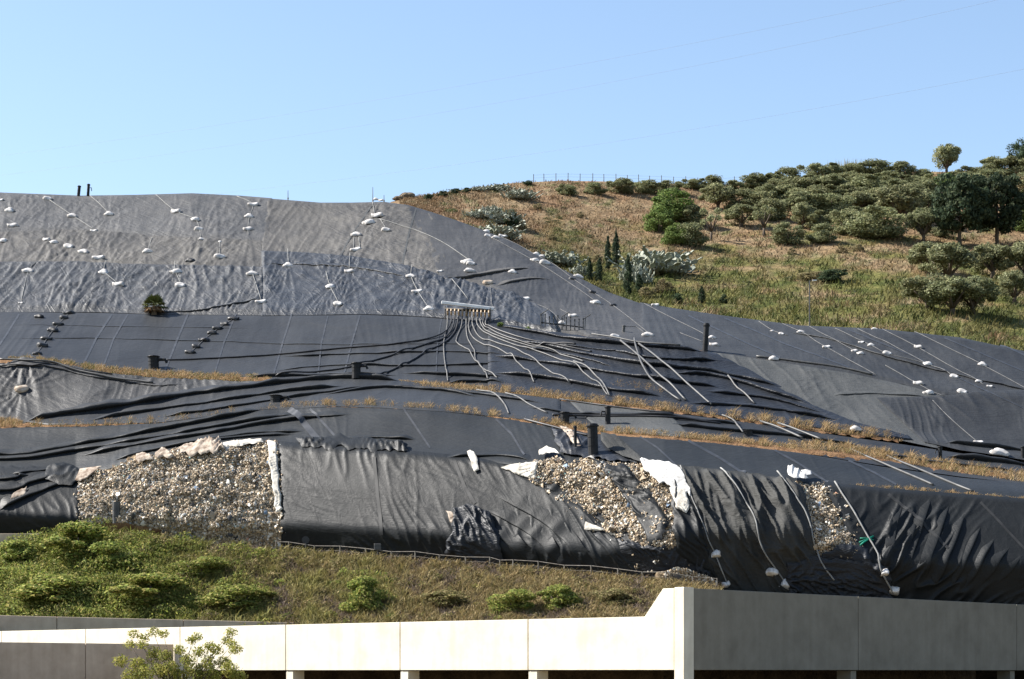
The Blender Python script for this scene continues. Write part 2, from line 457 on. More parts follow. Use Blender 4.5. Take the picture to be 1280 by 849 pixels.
def mat_concrete(name, c1, c2, streak=0.5):
    m, t, b = new_mat(name)
    tc = t.nodes.new('ShaderNodeTexCoord')
    n1 = t.nodes.new('ShaderNodeTexNoise'); n1.inputs['Scale'].default_value = 0.5; n1.inputs['Detail'].default_value = 8; n1.inputs['Roughness'].default_value = 0.65
    t.links.new(tc.outputs['Object'], n1.inputs[0])
    mp = t.nodes.new('ShaderNodeMapping'); mp.inputs['Scale'].default_value = (0.9, 0.9, 0.05)
    t.links.new(tc.outputs['Object'], mp.inputs[0])
    n2 = t.nodes.new('ShaderNodeTexNoise'); n2.inputs['Scale'].default_value = 1.4; n2.inputs['Detail'].default_value = 6
    t.links.new(mp.outputs[0], n2.inputs[0])
    ma = t.nodes.new('ShaderNodeMath'); ma.operation = 'MULTIPLY_ADD'; ma.inputs[1].default_value = streak
    t.links.new(n2.outputs['Fac'], ma.inputs[0]); t.links.new(n1.outputs['Fac'], ma.inputs[2])
    mid = 0.5 + streak*0.5
    mr = t.nodes.new('ShaderNodeMapRange'); mr.inputs['From Min'].default_value = mid-0.22; mr.inputs['From Max'].default_value = mid+0.22
    t.links.new(ma.outputs[0], mr.inputs['Value'])
    mx = t.nodes.new('ShaderNodeMix'); mx.data_type = 'RGBA'
    mx.inputs['A'].default_value = rgb(c1); mx.inputs['B'].default_value = rgb(c2)
    t.links.new(mr.outputs[0], mx.inputs['Factor']); t.links.new(mx.outputs['Result'], b.inputs['Base Color'])
    b.inputs['Roughness'].default_value = 0.85; b.inputs['Specular IOR Level'].default_value = 0.15
    n3 = t.nodes.new('ShaderNodeTexNoise'); n3.inputs['Scale'].default_value = 6; n3.inputs['Detail'].default_value = 6
    t.links.new(tc.outputs['Object'], n3.inputs[0])
    bp = t.nodes.new('ShaderNodeBump'); bp.inputs['Strength'].default_value = 0.25; bp.inputs['Distance'].default_value = 0.03
    t.links.new(n3.outputs['Fac'], bp.inputs['Height']); t.links.new(bp.outputs[0], b.inputs['Normal'])
    return m
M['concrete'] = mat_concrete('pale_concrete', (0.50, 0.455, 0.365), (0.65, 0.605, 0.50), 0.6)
M['concrete_shade'] = mat_concrete('shade_dark_concrete', (0.146, 0.135, 0.110), (0.206, 0.192, 0.159), 0.45)  # shaded copy of the pale concrete: shade darkened into the base colour
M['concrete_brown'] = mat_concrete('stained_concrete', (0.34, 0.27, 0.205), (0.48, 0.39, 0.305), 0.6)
M['ground'] = mat_noise('dry_ground', (0.10, 0.08, 0.05), (0.20, 0.16, 0.10), 0.05, 0.95, 0.05, 0.6, 1.0)

# hill ground: dry tan grass, rusty soil, green lower belt, all patchy
def mat_hill():
    m, t, b = new_mat('hillside_ground')
    tc = t.nodes.new('ShaderNodeTexCoord')
    at_ = t.nodes.new('ShaderNodeAttribute'); at_.attribute_name = 'Col'
    n1 = t.nodes.new('ShaderNodeTexNoise'); n1.inputs['Scale'].default_value = 0.35; n1.inputs['Detail'].default_value = 8; n1.inputs['Roughness'].default_value = 0.7
    t.links.new(tc.outputs['Object'], n1.inputs[0])
    mr = t.nodes.new('ShaderNodeMapRange'); mr.inputs['From Min'].default_value = 0.3; mr.inputs['From Max'].default_value = 0.7
    mr.inputs['To Min'].default_value = 0.55; mr.inputs['To Max'].default_value = 1.45
    t.links.new(n1.outputs['Fac'], mr.inputs['Value'])
    mx = t.nodes.new('ShaderNodeMix'); mx.data_type = 'RGBA'; mx.blend_type = 'MULTIPLY'; mx.inputs['Factor'].default_value = 1.0
    t.links.new(at_.outputs['Color'], mx.inputs['A']); t.links.new(mr.outputs[0], mx.inputs['B'])
    t.links.new(mx.outputs['Result'], b.inputs['Base Color'])
    b.inputs['Roughness'].default_value = 0.95; b.inputs['Specular IOR Level'].default_value = 0.05
    n3 = t.nodes.new('ShaderNodeTexNoise'); n3.inputs['Scale'].default_value = 1.3; n3.inputs['Detail'].default_value = 8
    t.links.new(tc.outputs['Object'], n3.inputs[0])
    bp = t.nodes.new('ShaderNodeBump'); bp.inputs['Strength'].default_value = 0.9; bp.inputs['Distance'].default_value = 0.6
    t.links.new(n3.outputs['Fac'], bp.inputs['Height']); t.links.new(bp.outputs[0], b.inputs['Normal'])
    return m
M['hill'] = mat_hill()

def grid_faces(nr, nc):
    i = np.arange(nr*nc).reshape(nr, nc)
    return np.stack([i[:-1, :-1], i[:-1, 1:], i[1:, 1:], i[1:, :-1]], axis=-1).reshape(-1, 4)

# ================================================================== SETTING
# ground
g = obj_np('ground', [(-6000, -400, -6), (6000, -400, -6), (6000, 8000, -6), (-6000, 8000, -6)], [(0, 1, 2, 3)], M['ground'], center=False)
tag(g, 'dry flat ground reaching to the horizon', None, None, 'structure')

# mound under the sheeting, with its back side
us = np.arange(-300, 1701, 8.0)
rows = []
for t in np.linspace(-0.08, 1, 110):
    v = vA(us) + (vH(us)-vA(us))*t
    p = P(us, v); n = Nrm(us, v)
    rows.append(p - n*0.55)
crest = rows[-1]
for dy, dz in ((3, -0.1), (9, -0.8), (25, -3), (70, -14), (160, -60)):
    rows.append(crest + np.array([0, dy, dz]))
mound = np.array(rows)
o = obj_np('landfill_mound', mound.reshape(-1, 3), grid_faces(*mound.shape[:2]), M['soil'], smooth=True, center=False)
tag(o, 'landfill mound of earth and waste beneath the black sheeting', None, None, 'structure')

# hill
DRY = np.array((0.180, 0.128, 0.074)); RUST = np.array((0.165, 0.105, 0.060)); GRN = np.array((0.064, 0.074, 0.022)); OLV = np.array((0.112, 0.104, 0.036)); TAN = np.array((0.225, 0.170, 0.105))
def hill_colour(u, v):
    t = (vH(u)+5 - v)/np.maximum(vH(u)+5 - vS(u), 8)
    n = fbm(u/55.0, v/18.0, 3, 4); n2 = fbm(u/25.0, v/9.0, 9, 4)
    g_amt = smooth01((0.62 - t + 0.45*n)/0.30)*smooth01((u-640)/90.0 + n2*0.5)
    g_amt = np.maximum(g_amt, smooth01((n2-0.22)*3.0)*0.8)
    c = DRY + (RUST-DRY)*smooth01(0.5+1.2*n)[..., None]
    c = c + (TAN-c)*smooth01(n2*2.2)[..., None]
    gc = OLV + (GRN-OLV)*smooth01(0.5+1.8*n2)[..., None]
    n3 = fbm(u/70.0+7, v/11.0, 15, 3); g_amt = g_amt*smooth01(1.0 - 1.5*n3)
    return c + (gc-c)*np.clip(g_amt, 0, 1)[..., None]
us = np.arange(488, 1701, 4.0)
rows = []; cols = []
for t in np.linspace(-0.25, 1, 150):
    v0 = vH(us) + 14
    v = v0 + (vS(us) - v0)*t
    rows.append(PH(us, v)); cols.append(hill_colour(us, v))
cr = rows[-1]
for dy, dz in ((6, -0.2), (25, -1), (80, -6), (200, -40), (400, -130)):
    rows.append(cr + np.array([0, dy, dz])); cols.append(cols[-1])
hv = np.array(rows); hc = np.array(cols)
o = obj_np('hill', hv.reshape(-1, 3), grid_faces(*hv.shape[:2]), M['hill'], smooth=True, col=hc.reshape(-1, 3), center=False)
tag(o, 'dry grassy hillside rising behind the landfill', None, None, 'structure')

# embankment
GE = np.array((0.075, 0.078, 0.026)); BE = np.array((0.15, 0.115, 0.065))
us = np.arange(-300, 1701, 5.0)
rows = []; cols = []
bt = P(us, vA(us)); bt[:, 1] += 4
for t in np.linspace(-0.3, 1, 60):
    v = 792.0 + (vT(us)-792.0)*t
    rows.append(PE(us, v))
    mixv = smooth01(0.5 + 1.2*fbm(us/50.0, v/25.0, 21, 3) + (us-420)/500.0)
    cols.append(GE + (BE-GE)*mixv[:, None])
back = rows[-1].copy(); back[:, 1] += 6.0; back[:, 2] += 0.1
rows.append(back); cols.append(cols[-1])
front = rows[0].copy(); front[:, 1] = np.where(us < 855, lit_wall_y(us) + 2.2, np.interp(us, [855, 1000, 1280, 1400], [165, 176, 194, 200])); front[:, 0] = (us-640)/FPX*front[:, 1]; front[:, 2] = 3.0
rows.insert(0, front); cols.insert(0, cols[0])
ev = np.array(rows); ec = np.array(cols)
keep = slice(None)
o = obj_np('embankment', ev.reshape(-1, 3), grid_faces(*ev.shape[:2]), M['hill'], smooth=True, col=ec.reshape(-1, 3), center=False)
tag(o, 'overgrown earth embankment below the landfill', None, None, 'structure')
#--PART2--
# ================================================================== SANDBAG LAYOUT (used by the sheets' pinch folds too)
# (string description, kind, [(u, v, width_px), ...] from the top of the string down)
STR = [
 ('at the left photo edge near the crest', 'w', [(1, 252, 9), (13, 266, 14), (16, 285, 14), (4, 303, 13)]),
 ('hanging below the twin black vent pipes', 'w', [(60, 251, 12), (91, 273, 13), (118, 290, 10)]),
 ('right of the twin black vent pipes', 'w', [(137, 270, 13)]),
 ('in the diagonal line across the upper left sheet', 'w', [(58, 302, 11), (67, 305, 12), (87, 311, 15), (105, 318, 15), (124, 326, 16)]),
 ('alone above the palm', 'w', [(185, 317, 13)]),
 ('in the upper string right of the palm', 'w', [(220, 267, 14), (244, 277, 13), (249, 289, 12), (252, 301, 9)]),
 ('in the upright string under the crest, left of centre', 'w', [(317, 258, 14), (312, 273, 13), (310, 289, 13)]),
 ('in the short string beside the black lump', 'w', [(275, 304, 6), (275, 324, 15)]),
 ('in the leftmost string of the second sheet', 'w', [(36, 343, 16), (27, 383, 7)]),
 ('in the string of the second sheet left of the palm', 'w', [(131, 346, 16), (148, 361, 16)]),
 ('in the string of the second sheet right of the palm', 'w', [(220, 345, 16), (227, 361, 15)]),
 ('in the string at the right end of the second sheet', 'w', [(316, 347, 15), (327, 382, 15)]),
 ('alone near the corner of the dark centre sheet', 'w', [(361, 336, 14)]),
 ('alone in the middle of the dark centre sheet', 'w', [(437, 344, 13)]),
 ('in the string in the middle of the dark centre sheet', 'w', [(413, 363, 15), (424, 385, 14)]),
 ('in the string left of the pipe header', 'w', [(514, 351, 13), (522, 368, 15), (537, 392, 15)]),
 ('in the cluster near the summit mast', 'w', [(472, 273, 16), (461, 281, 16), (483, 290, 12)]),
 ('in the paired string below the summit cluster', 'w', [(446, 296, 14), (445, 314, 15)]),
 ('lying on the skyline at the summit mast', 'w', [(470, 250, 8), (476, 251, 7)]),
 ('in the pile above the long black crease', 'w', [(584, 331, 16), (589, 333, 12), (587, 342, 14), (550, 342, 8)]),
 ('beside the end of the long black crease', 'w', [(641, 343, 12)]),
 ('at the right end of the pipe header', 'w', [(615, 390, 9)]),
 ('in the upper cluster on the right shoulder', 'w', [(608, 290, 10), (610, 297, 9), (620, 300, 11), (629, 296, 11)]),
 ('in the lower cluster on the right shoulder', 'w', [(671, 319, 11), (676, 321, 11), (668, 328, 11), (681, 332, 14)]),
 ('alone below the shoulder clusters', 'w', [(723, 348, 13)]),
 ('in the slanting line above the short post row', 'w', [(656, 377, 14), (703, 406, 12)]),
 ('beside the short post row', 'w', [(716, 398, 12)]),
 ('alone on the right flank', 'w', [(744, 381, 13)]),
 ('at the foot of the right flank', 'w', [(769, 424, 13), (810, 422, 15)]),
 ('at the edge below the hillside scrub', 'w', [(819, 384, 11)]),
 ('behind the tall black standpipe', 'w', [(890, 425, 10), (892, 434, 12)]),
 ('on the far right slope left of the lamp post', 'w', [(965, 416, 5), (977, 420, 8), (1001, 418, 10), (1033, 437, 11)]),
 ('on the brown track of the right slope', 'w', [(967, 452, 13)]),
 ('in the second rope line right of the lamp post', 'w', [(1068, 442, 9), (1075, 445, 9), (1109, 445, 12)]),
 ('high in the rope lines right of the lamp post', 'w', [(1093, 414, 8), (1077, 431, 8), (1089, 435, 9)]),
 ('in the long rope line of the far right slope', 'w', [(1147, 437, 11), (1159, 458, 12), (1193, 474, 12), (1223, 480, 9), (1237, 486, 8)]),
 ('in the rightmost rope line', 'w', [(1228, 459, 12)]),
 ('above the crumpled black sheet at right', 'w', [(1147, 483, 13), (1160, 494, 13), (1203, 493, 14)]),
 ('near the right photo edge below the crumpled sheet', 'w', [(1249, 572, 24), (1222, 560, 14)]),
 ('on the dry grass strip at right', 'w', [(1069, 542, 15)]),
 ('in the left row of the slate band', 'b', [(86, 393, 15), (80, 399, 12), (73, 407, 14), (66, 415, 15), (58, 425, 15), (53, 434, 15), (46, 444, 13)]),
 ('alone left of the left row on the slate band', 'b', [(49, 398, 13)]),
 ('in the right row of the slate band', 'b', [(292, 400, 15), (281, 407, 12), (272, 412, 13), (265, 418, 13), (255, 427, 14), (245, 435, 13), (238, 442, 14)]),
 ('on the upper left sheet above the palm', 'b', [(238, 329, 13)]),
 ('on the double rope of the right shoulder', 'b', [(715, 351, 9), (740, 368, 10), (766, 384, 10)]),
 ('on the left sheet below the grass strip', 'n', [(28, 489, 19)]),
 ('right of the pile above the black crease', 'n', [(610, 356, 14)]),
]
BAGPTS = np.array([(b[0], b[1]) for s in STR for b in s[2]], float)
ba, bb = metric(BAGPTS[:, 0], BAGPTS[:, 1])

# ================================================================== SHEETS
def resample(poly, n):
    p = np.array(poly, float)
    d = np.r_[0, np.cumsum(np.hypot(*(p[1:]-p[:-1]).T))]
    t = np.linspace(0, d[-1], n)
    # rounded corners: light smoothing of the polyline
    x = np.interp(t, d, p[:, 0]); y = np.interp(t, d, p[:, 1])
    return x, y

def ridged(x, y, seed):
    n = perlin(x, y, seed)
    return np.clip(1 - np.abs(n)*4.6, 0, 1)**1.6

SHEET_GRIDS = {}; WK = 0.62; FH = 1.35; SHEETS = []; FOLDS = []
def sheet(name, label, top, bot, off, mat, wr=(), folds=(), pinch=0.0, res=1.7, edge=5.0, seed=0, cat='tarpaulin', parent=None, rag=0.0, lift=None, warp=1.2, calm=None):
    """a sheet of membrane laid over the mound: the grid lies between two edge lines, folds are real relief
       wr: (amplitude m, fold spacing m, fold length m, direction deg);  folds: (polyline, height m, softness above px, taper px)"""
    W = max(np.ptp([p[0] for p in top]), np.ptp([p[0] for p in bot]))
    nc = int(max(8, W/res)); 
    tx, ty = resample(top, nc); bx, by = resample(bot, nc)
    hgt = np.max(np.hypot(tx-bx, ty-by))
    nr = int(max(6, hgt/res))
    t = np.linspace(0, 1, nr)[:, None]
    U = bx[None]*(1-t) + tx[None]*t; V = by[None]*(1-t) + ty[None]*t
    if rag:
        e0 = np.exp(-t*nr*res/9.0); e1 = np.exp(-(1-t)*nr*res/9.0)
        V = V + rag*(fbm(U/14.0, U*0+seed, seed+3, 3)*e0 + 0.7*fbm(U/18.0, U*0+seed+9, seed+4, 3)*e1)
        sx = np.linspace(0, 1, nc)[None]
        U = U + rag*(fbm(V/14.0, V*0+seed, seed+5, 3)*np.exp(-sx*nc*res/9.0) + fbm(V/14.0, V*0+seed+4, seed+6, 3)*np.exp(-(1-sx)*nc*res/9.0))
    base = P(U, V); n = Nrm(U, V)
    a, b = metric(U, V)
    d = np.zeros_like(U)
    wa = a + warp*perlin(a/6.0, b/6.0, seed+50); wb = b + warp*perlin(a/6.0+9, b/6.0, seed+51)
    for i, (amp, sp, ln, ang) in enumerate(wr):
        th = math.radians(ang)
        along = wa*math.cos(th) + wb*math.sin(th); acr = -wa*math.sin(th) + wb*math.cos(th)
        msk = smooth01(0.25 + 2.0*perlin(a/(ln*1.7)+5*i, b/(ln*1.7), seed+60+i))
        d += WK*amp*ridged(along/ln, acr/sp, seed+70+i)*msk
        d += WK*0.16*amp*perlin(along/ln*1.2, acr/sp*0.4, seed+90+i)
    if pinch:
        for k in range(len(BAGPTS)):
            dx = a - ba[k]; dy = b - bb[k]
            r = np.hypot(dx, dy*1.0)
            msk = r < 14
            if not msk.any(): continue
            rr = r[msk]; th = np.arctan2(dy[msk], dx[msk])
            ray = ridged(th*2.6 + 3*k, rr*0.05, 200+k)
            d[msk] += .62*pinch*ray*np.exp(-rr/5.5)*smooth01(rr/1.2) - pinch*0.15*np.exp(-(rr/1.4)**2)
    if calm is not None: d *= calm(U, V)
    ii = np.arange(nr)[:, None]; jj = np.arange(nc)[None]
    em = np.minimum(np.minimum(ii, nr-1-ii), np.minimum(jj, nc-1-jj))*res/edge
    ed = smooth01(em)
    d *= ed
    d += off - 0.10*(1-np.clip(em*1.5, 0, 1))
    if lift is not None: d += lift(U, V, t + 0*U, np.linspace(0, 1, nc)[None] + 0*U)
    verts = base + n*d[..., None]
    f = grid_faces(nr, nc)
    o = obj_np(name, verts.reshape(-1, 3), f, mat, parent, smooth=True)
    if parent is None: tag(o, label, cat)
    SHEET_GRIDS[name] = o
    if cat in ('tarpaulin', 'waste pile'): SHEETS.append(o)
    for fo in folds: FOLDS.append((o, mat, fo, seed))
    return o

def hl(u0, u1, dv=0, step=10, fn=None):
    fn = fn or vH
    return [(u, float(fn(u))+dv) for u in np.arange(u0, u1+0.1, step)]

SN = 'membrane_sheet'
s_up1 = sheet(SN, 'dusty grey sheet along the upper left crest of the mound', hl(-250, 345, 0.0), [(-250, 300), (0, 292), (100, 289), (200, 297), (300, 302), (338, 304)], 0.16, M['upper'],
      [(0.30, 2.6, 20, -58), (0.16, 1.0, 9, -46), (0.14, 1.3, 8, -80)], pinch=0.24, seed=1, calm=lambda U, V: 0*U + .75)
s_up2 = sheet(SN, 'brownish grey wrinkled strip under the upper left crest sheet', [(-250, 296), (0, 288), (100, 285), (200, 293), (300, 298), (340, 300)], [(-250, 332), (0, 331), (150, 333), (327, 339)], 0.02, M['upper_brown'],
      [(0.26, 1.9, 7, -55), (0.14, 1.0, 5, -35), (0.10, 0.9, 5, 60)], pinch=0.30, seed=2)
s_up3 = sheet(SN, 'large grey sheet over the summit and right shoulder of the mound', hl(330, 830, 0.0), [(322, 340), (400, 332), (450, 332), (500, 344), (560, 362), (620, 385), (680, 418), (760, 430), (830, 440)], 0.06, M['upper_brown'],
      [(0.48, 3.2, 20, -68), (0.22, 1.4, 14, -98), (0.14, 0.8, 8, -55), (0.10, 1.2, 10, 20)],
      folds=[([(555, 353), (600, 347), (640, 340), (665, 338)], 0.5, 5, 18), ([(620, 360), (660, 352), (690, 352)], 0.3, 4, 15)], pinch=0.26, seed=3, calm=lambda U, V: .28 + .72*smooth01((600-U)/90.0))
sheet(SN, 'smooth sheet down the right shoulder of the mound, dark tone standing for its shading', [(505, 256), (540, 266), (600, 287), (640, 303), (700, 336), (760, 366), (800, 380), (838, 387)], [(560, 372), (575, 350), (600, 352), (640, 372), (690, 400), (740, 424), (790, 434), (838, 441)], 0.20, M['shoulder'],  # darker sheet paints the shading of the flank turned from the sun
      [(0.25, 2.6, 16, -60), (0.12, 1.2, 10, -80)], pinch=0.12, seed=23, calm=lambda U, V: 0*U + .6)
sheet(SN, 'grey wrinkled sheet on the second level behind the palm', [(-250, 328), (0, 328), (90, 327), (150, 330), (240, 332), (332, 334)], [(-250, 393), (0, 391), (120, 391), (200, 394), (332, 395)], 0.20, M['second'],
      [(0.42, 1.9, 6, -60), (0.30, 1.4, 5, -25), (0.26, 1.2, 5, 55), (0.14, .7, 4, -80)], folds=[([(175, 391), (215, 392), (260, 391), (330, 378)], 0.35, 4, 12)], pinch=0.36, seed=4)
sheet(SN, 'dark blue grey sheet in the middle of the slope above the pipe header', [(326, 314), (380, 316), (440, 321), (510, 333), (560, 349), (600, 359), (640, 370), (692, 394)], [(326, 396), (400, 395), (450, 394), (510, 396), (555, 399), (600, 404), (650, 411), (700, 420)], 0.26, M['centre'],
      [(0.40, 1.9, 7, -50), (0.30, 1.5, 5, -10), (0.28, 1.2, 6, 65), (0.14, .8, 4, -80)], folds=[([(326, 334), (400, 336), (450, 340), (520, 352)], 0.2, 5, 25)], pinch=0.36, seed=5)
s_band = sheet(SN, 'smooth slate coloured sheet in the band below the palm', [(-250, 391), (0, 389), (200, 392), (325, 393), (450, 392), (520, 394), (560, 397), (632, 405)], [(-250, 460), (0, 450), (120, 463), (250, 474), (340, 477), (450, 479), (510, 484), (560, 489), (632, 494)], 0.10, M['band'],
      [(0.10, 1.6, 22, 2), (0.07, 1.2, 9, -70)],
      folds=[([(0, 425), (120, 424), (260, 428), (400, 432), (540, 431), (632, 432)], .09, 2, 60), ([(340, 466), (420, 458), (520, 459), (632, 456)], 0.3, 3, 30), ([(300, 473), (420, 470), (500, 471)], 0.45, 4, 25),
             ([(350, 447), (450, 444), (560, 441), (632, 446)], .28, 3, 30), ([(500, 468), (560, 470), (632, 474)], .4, 4, 25), ([(0, 407), (200, 410), (330, 412)], 0.06, 2, 60), ([(555, 480), (600, 479), (632, 482)], .45, 4, 14)], seed=6)
s_right = sheet(SN, 'dark sheet on the far right slope below the hillside', hl(800, 1500, 0.0), [(800, 432), (870, 441), (960, 454), (1060, 470), (1130, 482), (1180, 499), (1250, 495), (1500, 535)], 0.22, M['right'],
      [(0.20, 1.8, 14, -58), (0.15, 1.2, 10, -75), (0.08, .9, 8, -40)], folds=[([(985, 418), (1040, 428), (1100, 447), (1200, 473), (1290, 492)], .25, 3, 20)], pinch=0.10, seed=7, calm=lambda U, V: 0*U + .6)
sheet(SN, 'rumpled black sheet right of the hose bundle', [(610, 405), (650, 410), (700, 421), (760, 430), (830, 436), (895, 443), (940, 466), (1000, 503), (1070, 531), (1138, 549)], [(610, 490), (680, 496), (740, 502), (820, 511), (880, 519), (950, 529), (1020, 537), (1080, 545), (1110, 550), (1142, 553)], 0.34, M['black'],
      [(0.24, 1.6, 10, -18), (0.18, 1.2, 8, -38), (0.12, 1.0, 5, -70), (0.10, .9, 8, 8)],
      folds=[([(615, 409), (660, 418), (720, 428), (800, 436), (880, 444)], .65, 5, 20), ([(640, 428), (720, 445), (800, 459), (880, 468), (975, 487)], .6, 5, 25), ([(615, 448), (690, 459), (760, 470), (830, 480), (900, 488)], .55, 5, 25),
             ([(615, 470), (690, 478), (760, 491), (830, 500)], .55, 5, 25), ([(760, 441), (820, 452), (900, 455)], .4, 4, 20), ([(840, 470), (900, 476), (1010, 509)], .55, 4, 20), ([(650, 438), (700, 446), (770, 462)], .4, 4, 20),
             ([(860, 508), (950, 514), (1050, 530)], .45, 4, 25), ([(690, 433), (740, 440), (790, 444)], .3, 4, 15), ([(880, 493), (950, 501), (1030, 520)], .35, 4, 20)], seed=8)
sheet(SN, 'pale grey weathered sheet on the lower right slope', [(885, 441), (960, 451), (1060, 466), (1110, 478), (1190, 497)], [(925, 470), (1000, 514), (1070, 538), (1130, 553), (1172, 562)], 0.24, M['pale'],
      [(0.16, 1.8, 12, -52), (0.12, 1.0, 8, -70), (0.08, 1, 6, 15)], folds=[([(1040, 497), (1090, 495), (1160, 498)], .15, 4, 15)], seed=9)
sheet(SN, 'crumpled dark sheet at the right photo edge', [(1095, 500), (1140, 499), (1190, 497), (1215, 492), (1280, 490), (1330, 494), (1500, 520)], [(1155, 556), (1175, 560), (1200, 566), (1230, 570), (1290, 580), (1340, 588), (1500, 612)], 0.40, M['right'],
      [(0.55, 2.6, 9, -68), (0.35, 1.5, 8, -50), (0.22, 1.1, 6, 75)], seed=10, folds=[([(1180, 558), (1230, 563), (1300, 570)], .5, 4, 12)])
sheet(SN, 'grey sheet between the two grass strips at left', [(-250, 457), (0, 453), (60, 456), (120, 464), (200, 472), (330, 478), (420, 480)], [(-250, 545), (0, 529), (60, 532), (110, 533), (200, 530), (330, 514), (420, 510)], 0.08, M['shoulder'],
      [(0.20, 1.7, 9, -50), (0.15, 1.3, 8, -80), (0.1, 1, 7, 10)], pinch=0.32, seed=11, folds=[([(0, 461), (60, 461), (110, 472), (190, 484), (230, 483)], .22, 4, 20)])
sheet(SN, 'black folded sheet sweeping diagonally between the grass strips', [(30, 529), (90, 517), (150, 507), (250, 491), (330, 481), (420, 472), (480, 475), (530, 481), (600, 489), (700, 501)], [(60, 533), (130, 532), (200, 530), (330, 514), (420, 510), (480, 512), (560, 517), (600, 521), (650, 526), (700, 531)], 0.30, M['band'],
      [(0.14, 1.3, 18, 12), (0.06, 1, 6, -70)],
      folds=[([(32, 530), (90, 520), (150, 511), (250, 495), (330, 485), (420, 476), (500, 479)], .75, 6, 20), ([(110, 529), (180, 518), (260, 507), (340, 495), (430, 486)], .5, 5, 25), ([(200, 525), (280, 514), (360, 501), (450, 489), (520, 489), (600, 497), (680, 508)], .4, 4, 25),
             ([(400, 497), (470, 489), (540, 491), (600, 500)], .4, 4, 25)], seed=12)
sheet(SN, 'dark sheet between the two grass strips at right', [(600, 491), (700, 500), (760, 506), (860, 519), (950, 530), (1050, 545), (1130, 556), (1280, 579), (1500, 606)], [(600, 520), (690, 530), (760, 541), (880, 551), (1000, 566), (1100, 582), (1200, 596), (1280, 605), (1500, 625)], 0.12, M['band'],
      [(0.16, 1.4, 14, -10), (0.08, 1, 6, -70)], folds=[([(660, 513), (740, 522), (840, 524), (930, 533)], .4, 4, 20), ([(840, 533), (920, 541), (1000, 548), (1080, 560)], .5, 4, 20), ([(1180, 572), (1230, 578), (1300, 586)], .6, 4, 15), ([(1100, 570), (1180, 582), (1270, 592)], .4, 4, 20)], seed=13)
sheet(SN, 'pale grey patch sheet between the grass strips right of centre', [(712, 504), (760, 510), (800, 514), (838, 521)], [(748, 540), (790, 543), (830, 547), (866, 549)], 0.30, M['pale'], [(0.06, 1.2, 10, -15)], seed=14)
s_bench = sheet(SN, 'long charcoal sheet along the bench above the exposed waste', [(-250, 541), (0, 536), (100, 533), (200, 529), (270, 519), (330, 511), (420, 508), (500, 510), (560, 514), (640, 525), (700, 534), (740, 543), (830, 549), (900, 555), (1000, 567), (1100, 584), (1200, 598), (1280, 605), (1500, 622)],
      [(-250, 592), (0, 594), (60, 596), (100, 597), (160, 580), (210, 570), (270, 560), (350, 559), (450, 566), (600, 577), (660, 585), (735, 580), (800, 588), (870, 596), (1000, 607), (1040, 611), (1280, 628), (1500, 645)], 0.18, M['bench'],
      [(0.12, 1.5, 20, 8), (0.07, 1.2, 8, -70)],
      folds=[([(-240, 560), (0, 571), (60, 566), (150, 549), (250, 530), (330, 514)], .6, 5, 20), ([(-240, 575), (0, 577), (80, 568), (180, 552), (280, 534), (380, 520)], .5, 5, 20), ([(100, 572), (180, 557), (260, 544), (350, 529), (440, 520)], .5, 5, 25), ([(140, 578), (220, 560), (300, 547), (380, 541)], .45, 4, 20),
             ([(240, 556), (300, 549), (370, 545)], .3, 4, 20), ([(560, 576), (620, 572), (665, 578)], .35, 4, 15), ([(420, 553), (470, 549), (520, 552)], .3, 3, 15)], seed=15)
sheet(SN, 'torn charcoal sheet at the left photo edge beside the exposed waste', [(-250, 583), (0, 585), (40, 585), (70, 588), (98, 596)], [(-250, 690), (0, 682), (40, 682), (75, 682), (106, 676)], 0.34, M['drape'],
      [(0.26, 1.5, 10, 25), (0.2, 1.2, 8, -65), (0.15, .9, 6, 40)], folds=[([(-200, 620), (0, 617), (40, 607), (75, 598)], .5, 4, 12), ([(0, 640), (40, 622), (85, 606)], .5, 4, 12), ([(-200, 600), (0, 603), (30, 595), (70, 590)], .35, 3, 10)], rag=5, seed=16)

def drape_lift(U, V, t, s): return 0.15*smooth01((0.25-t)/0.25)
s_drape = sheet(SN, 'big charcoal sheet hanging over the middle of the waste face', [(348, 555), (400, 557), (470, 563), (540, 569), (600, 575), (632, 584), (660, 599), (690, 614), (735, 640), (765, 668), (800, 693), (845, 724)],
      [(355, 706), (430, 712), (500, 718), (560, 722), (620, 727), (670, 732), (710, 735), (740, 737), (770, 740), (795, 742), (820, 744), (856, 748)], 0.42, M['drape'],
      [(0.25, 1.8, 12, -84), (0.30, 1.3, 9, -68), (0.10, 1.0, 6, -30)],
      folds=[([(640, 589), (690, 614), (735, 639), (800, 692)], .3, 3, 10), ([(620, 622), (680, 655), (730, 700), (760, 725)], .22, 4, 25), ([(610, 640), (660, 668), (700, 700), (730, 722)], .25, 4, 25), ([(600, 655), (650, 690), (680, 712)], .25, 4, 20)], rag=2.0, seed=17, lift=drape_lift, warp=.5, edge=8)
s_grey = sheet(SN, 'worn grey sheet with slanting folds hanging right of the torn opening', [(846, 585), (880, 590), (920, 594), (950, 598), (985, 603), (1003, 612)], [(884, 736), (915, 742), (940, 745), (975, 746), (1005, 747), (1034, 747)], 0.55, M['greydrape'],
      [(1.3, 2.2, 16, -74), (0.9, 1.5, 12, -70), (0.5, 1.0, 7, -85), (0.3, .9, 4, -20)], rag=3, seed=18, edge=13, warp=.35)
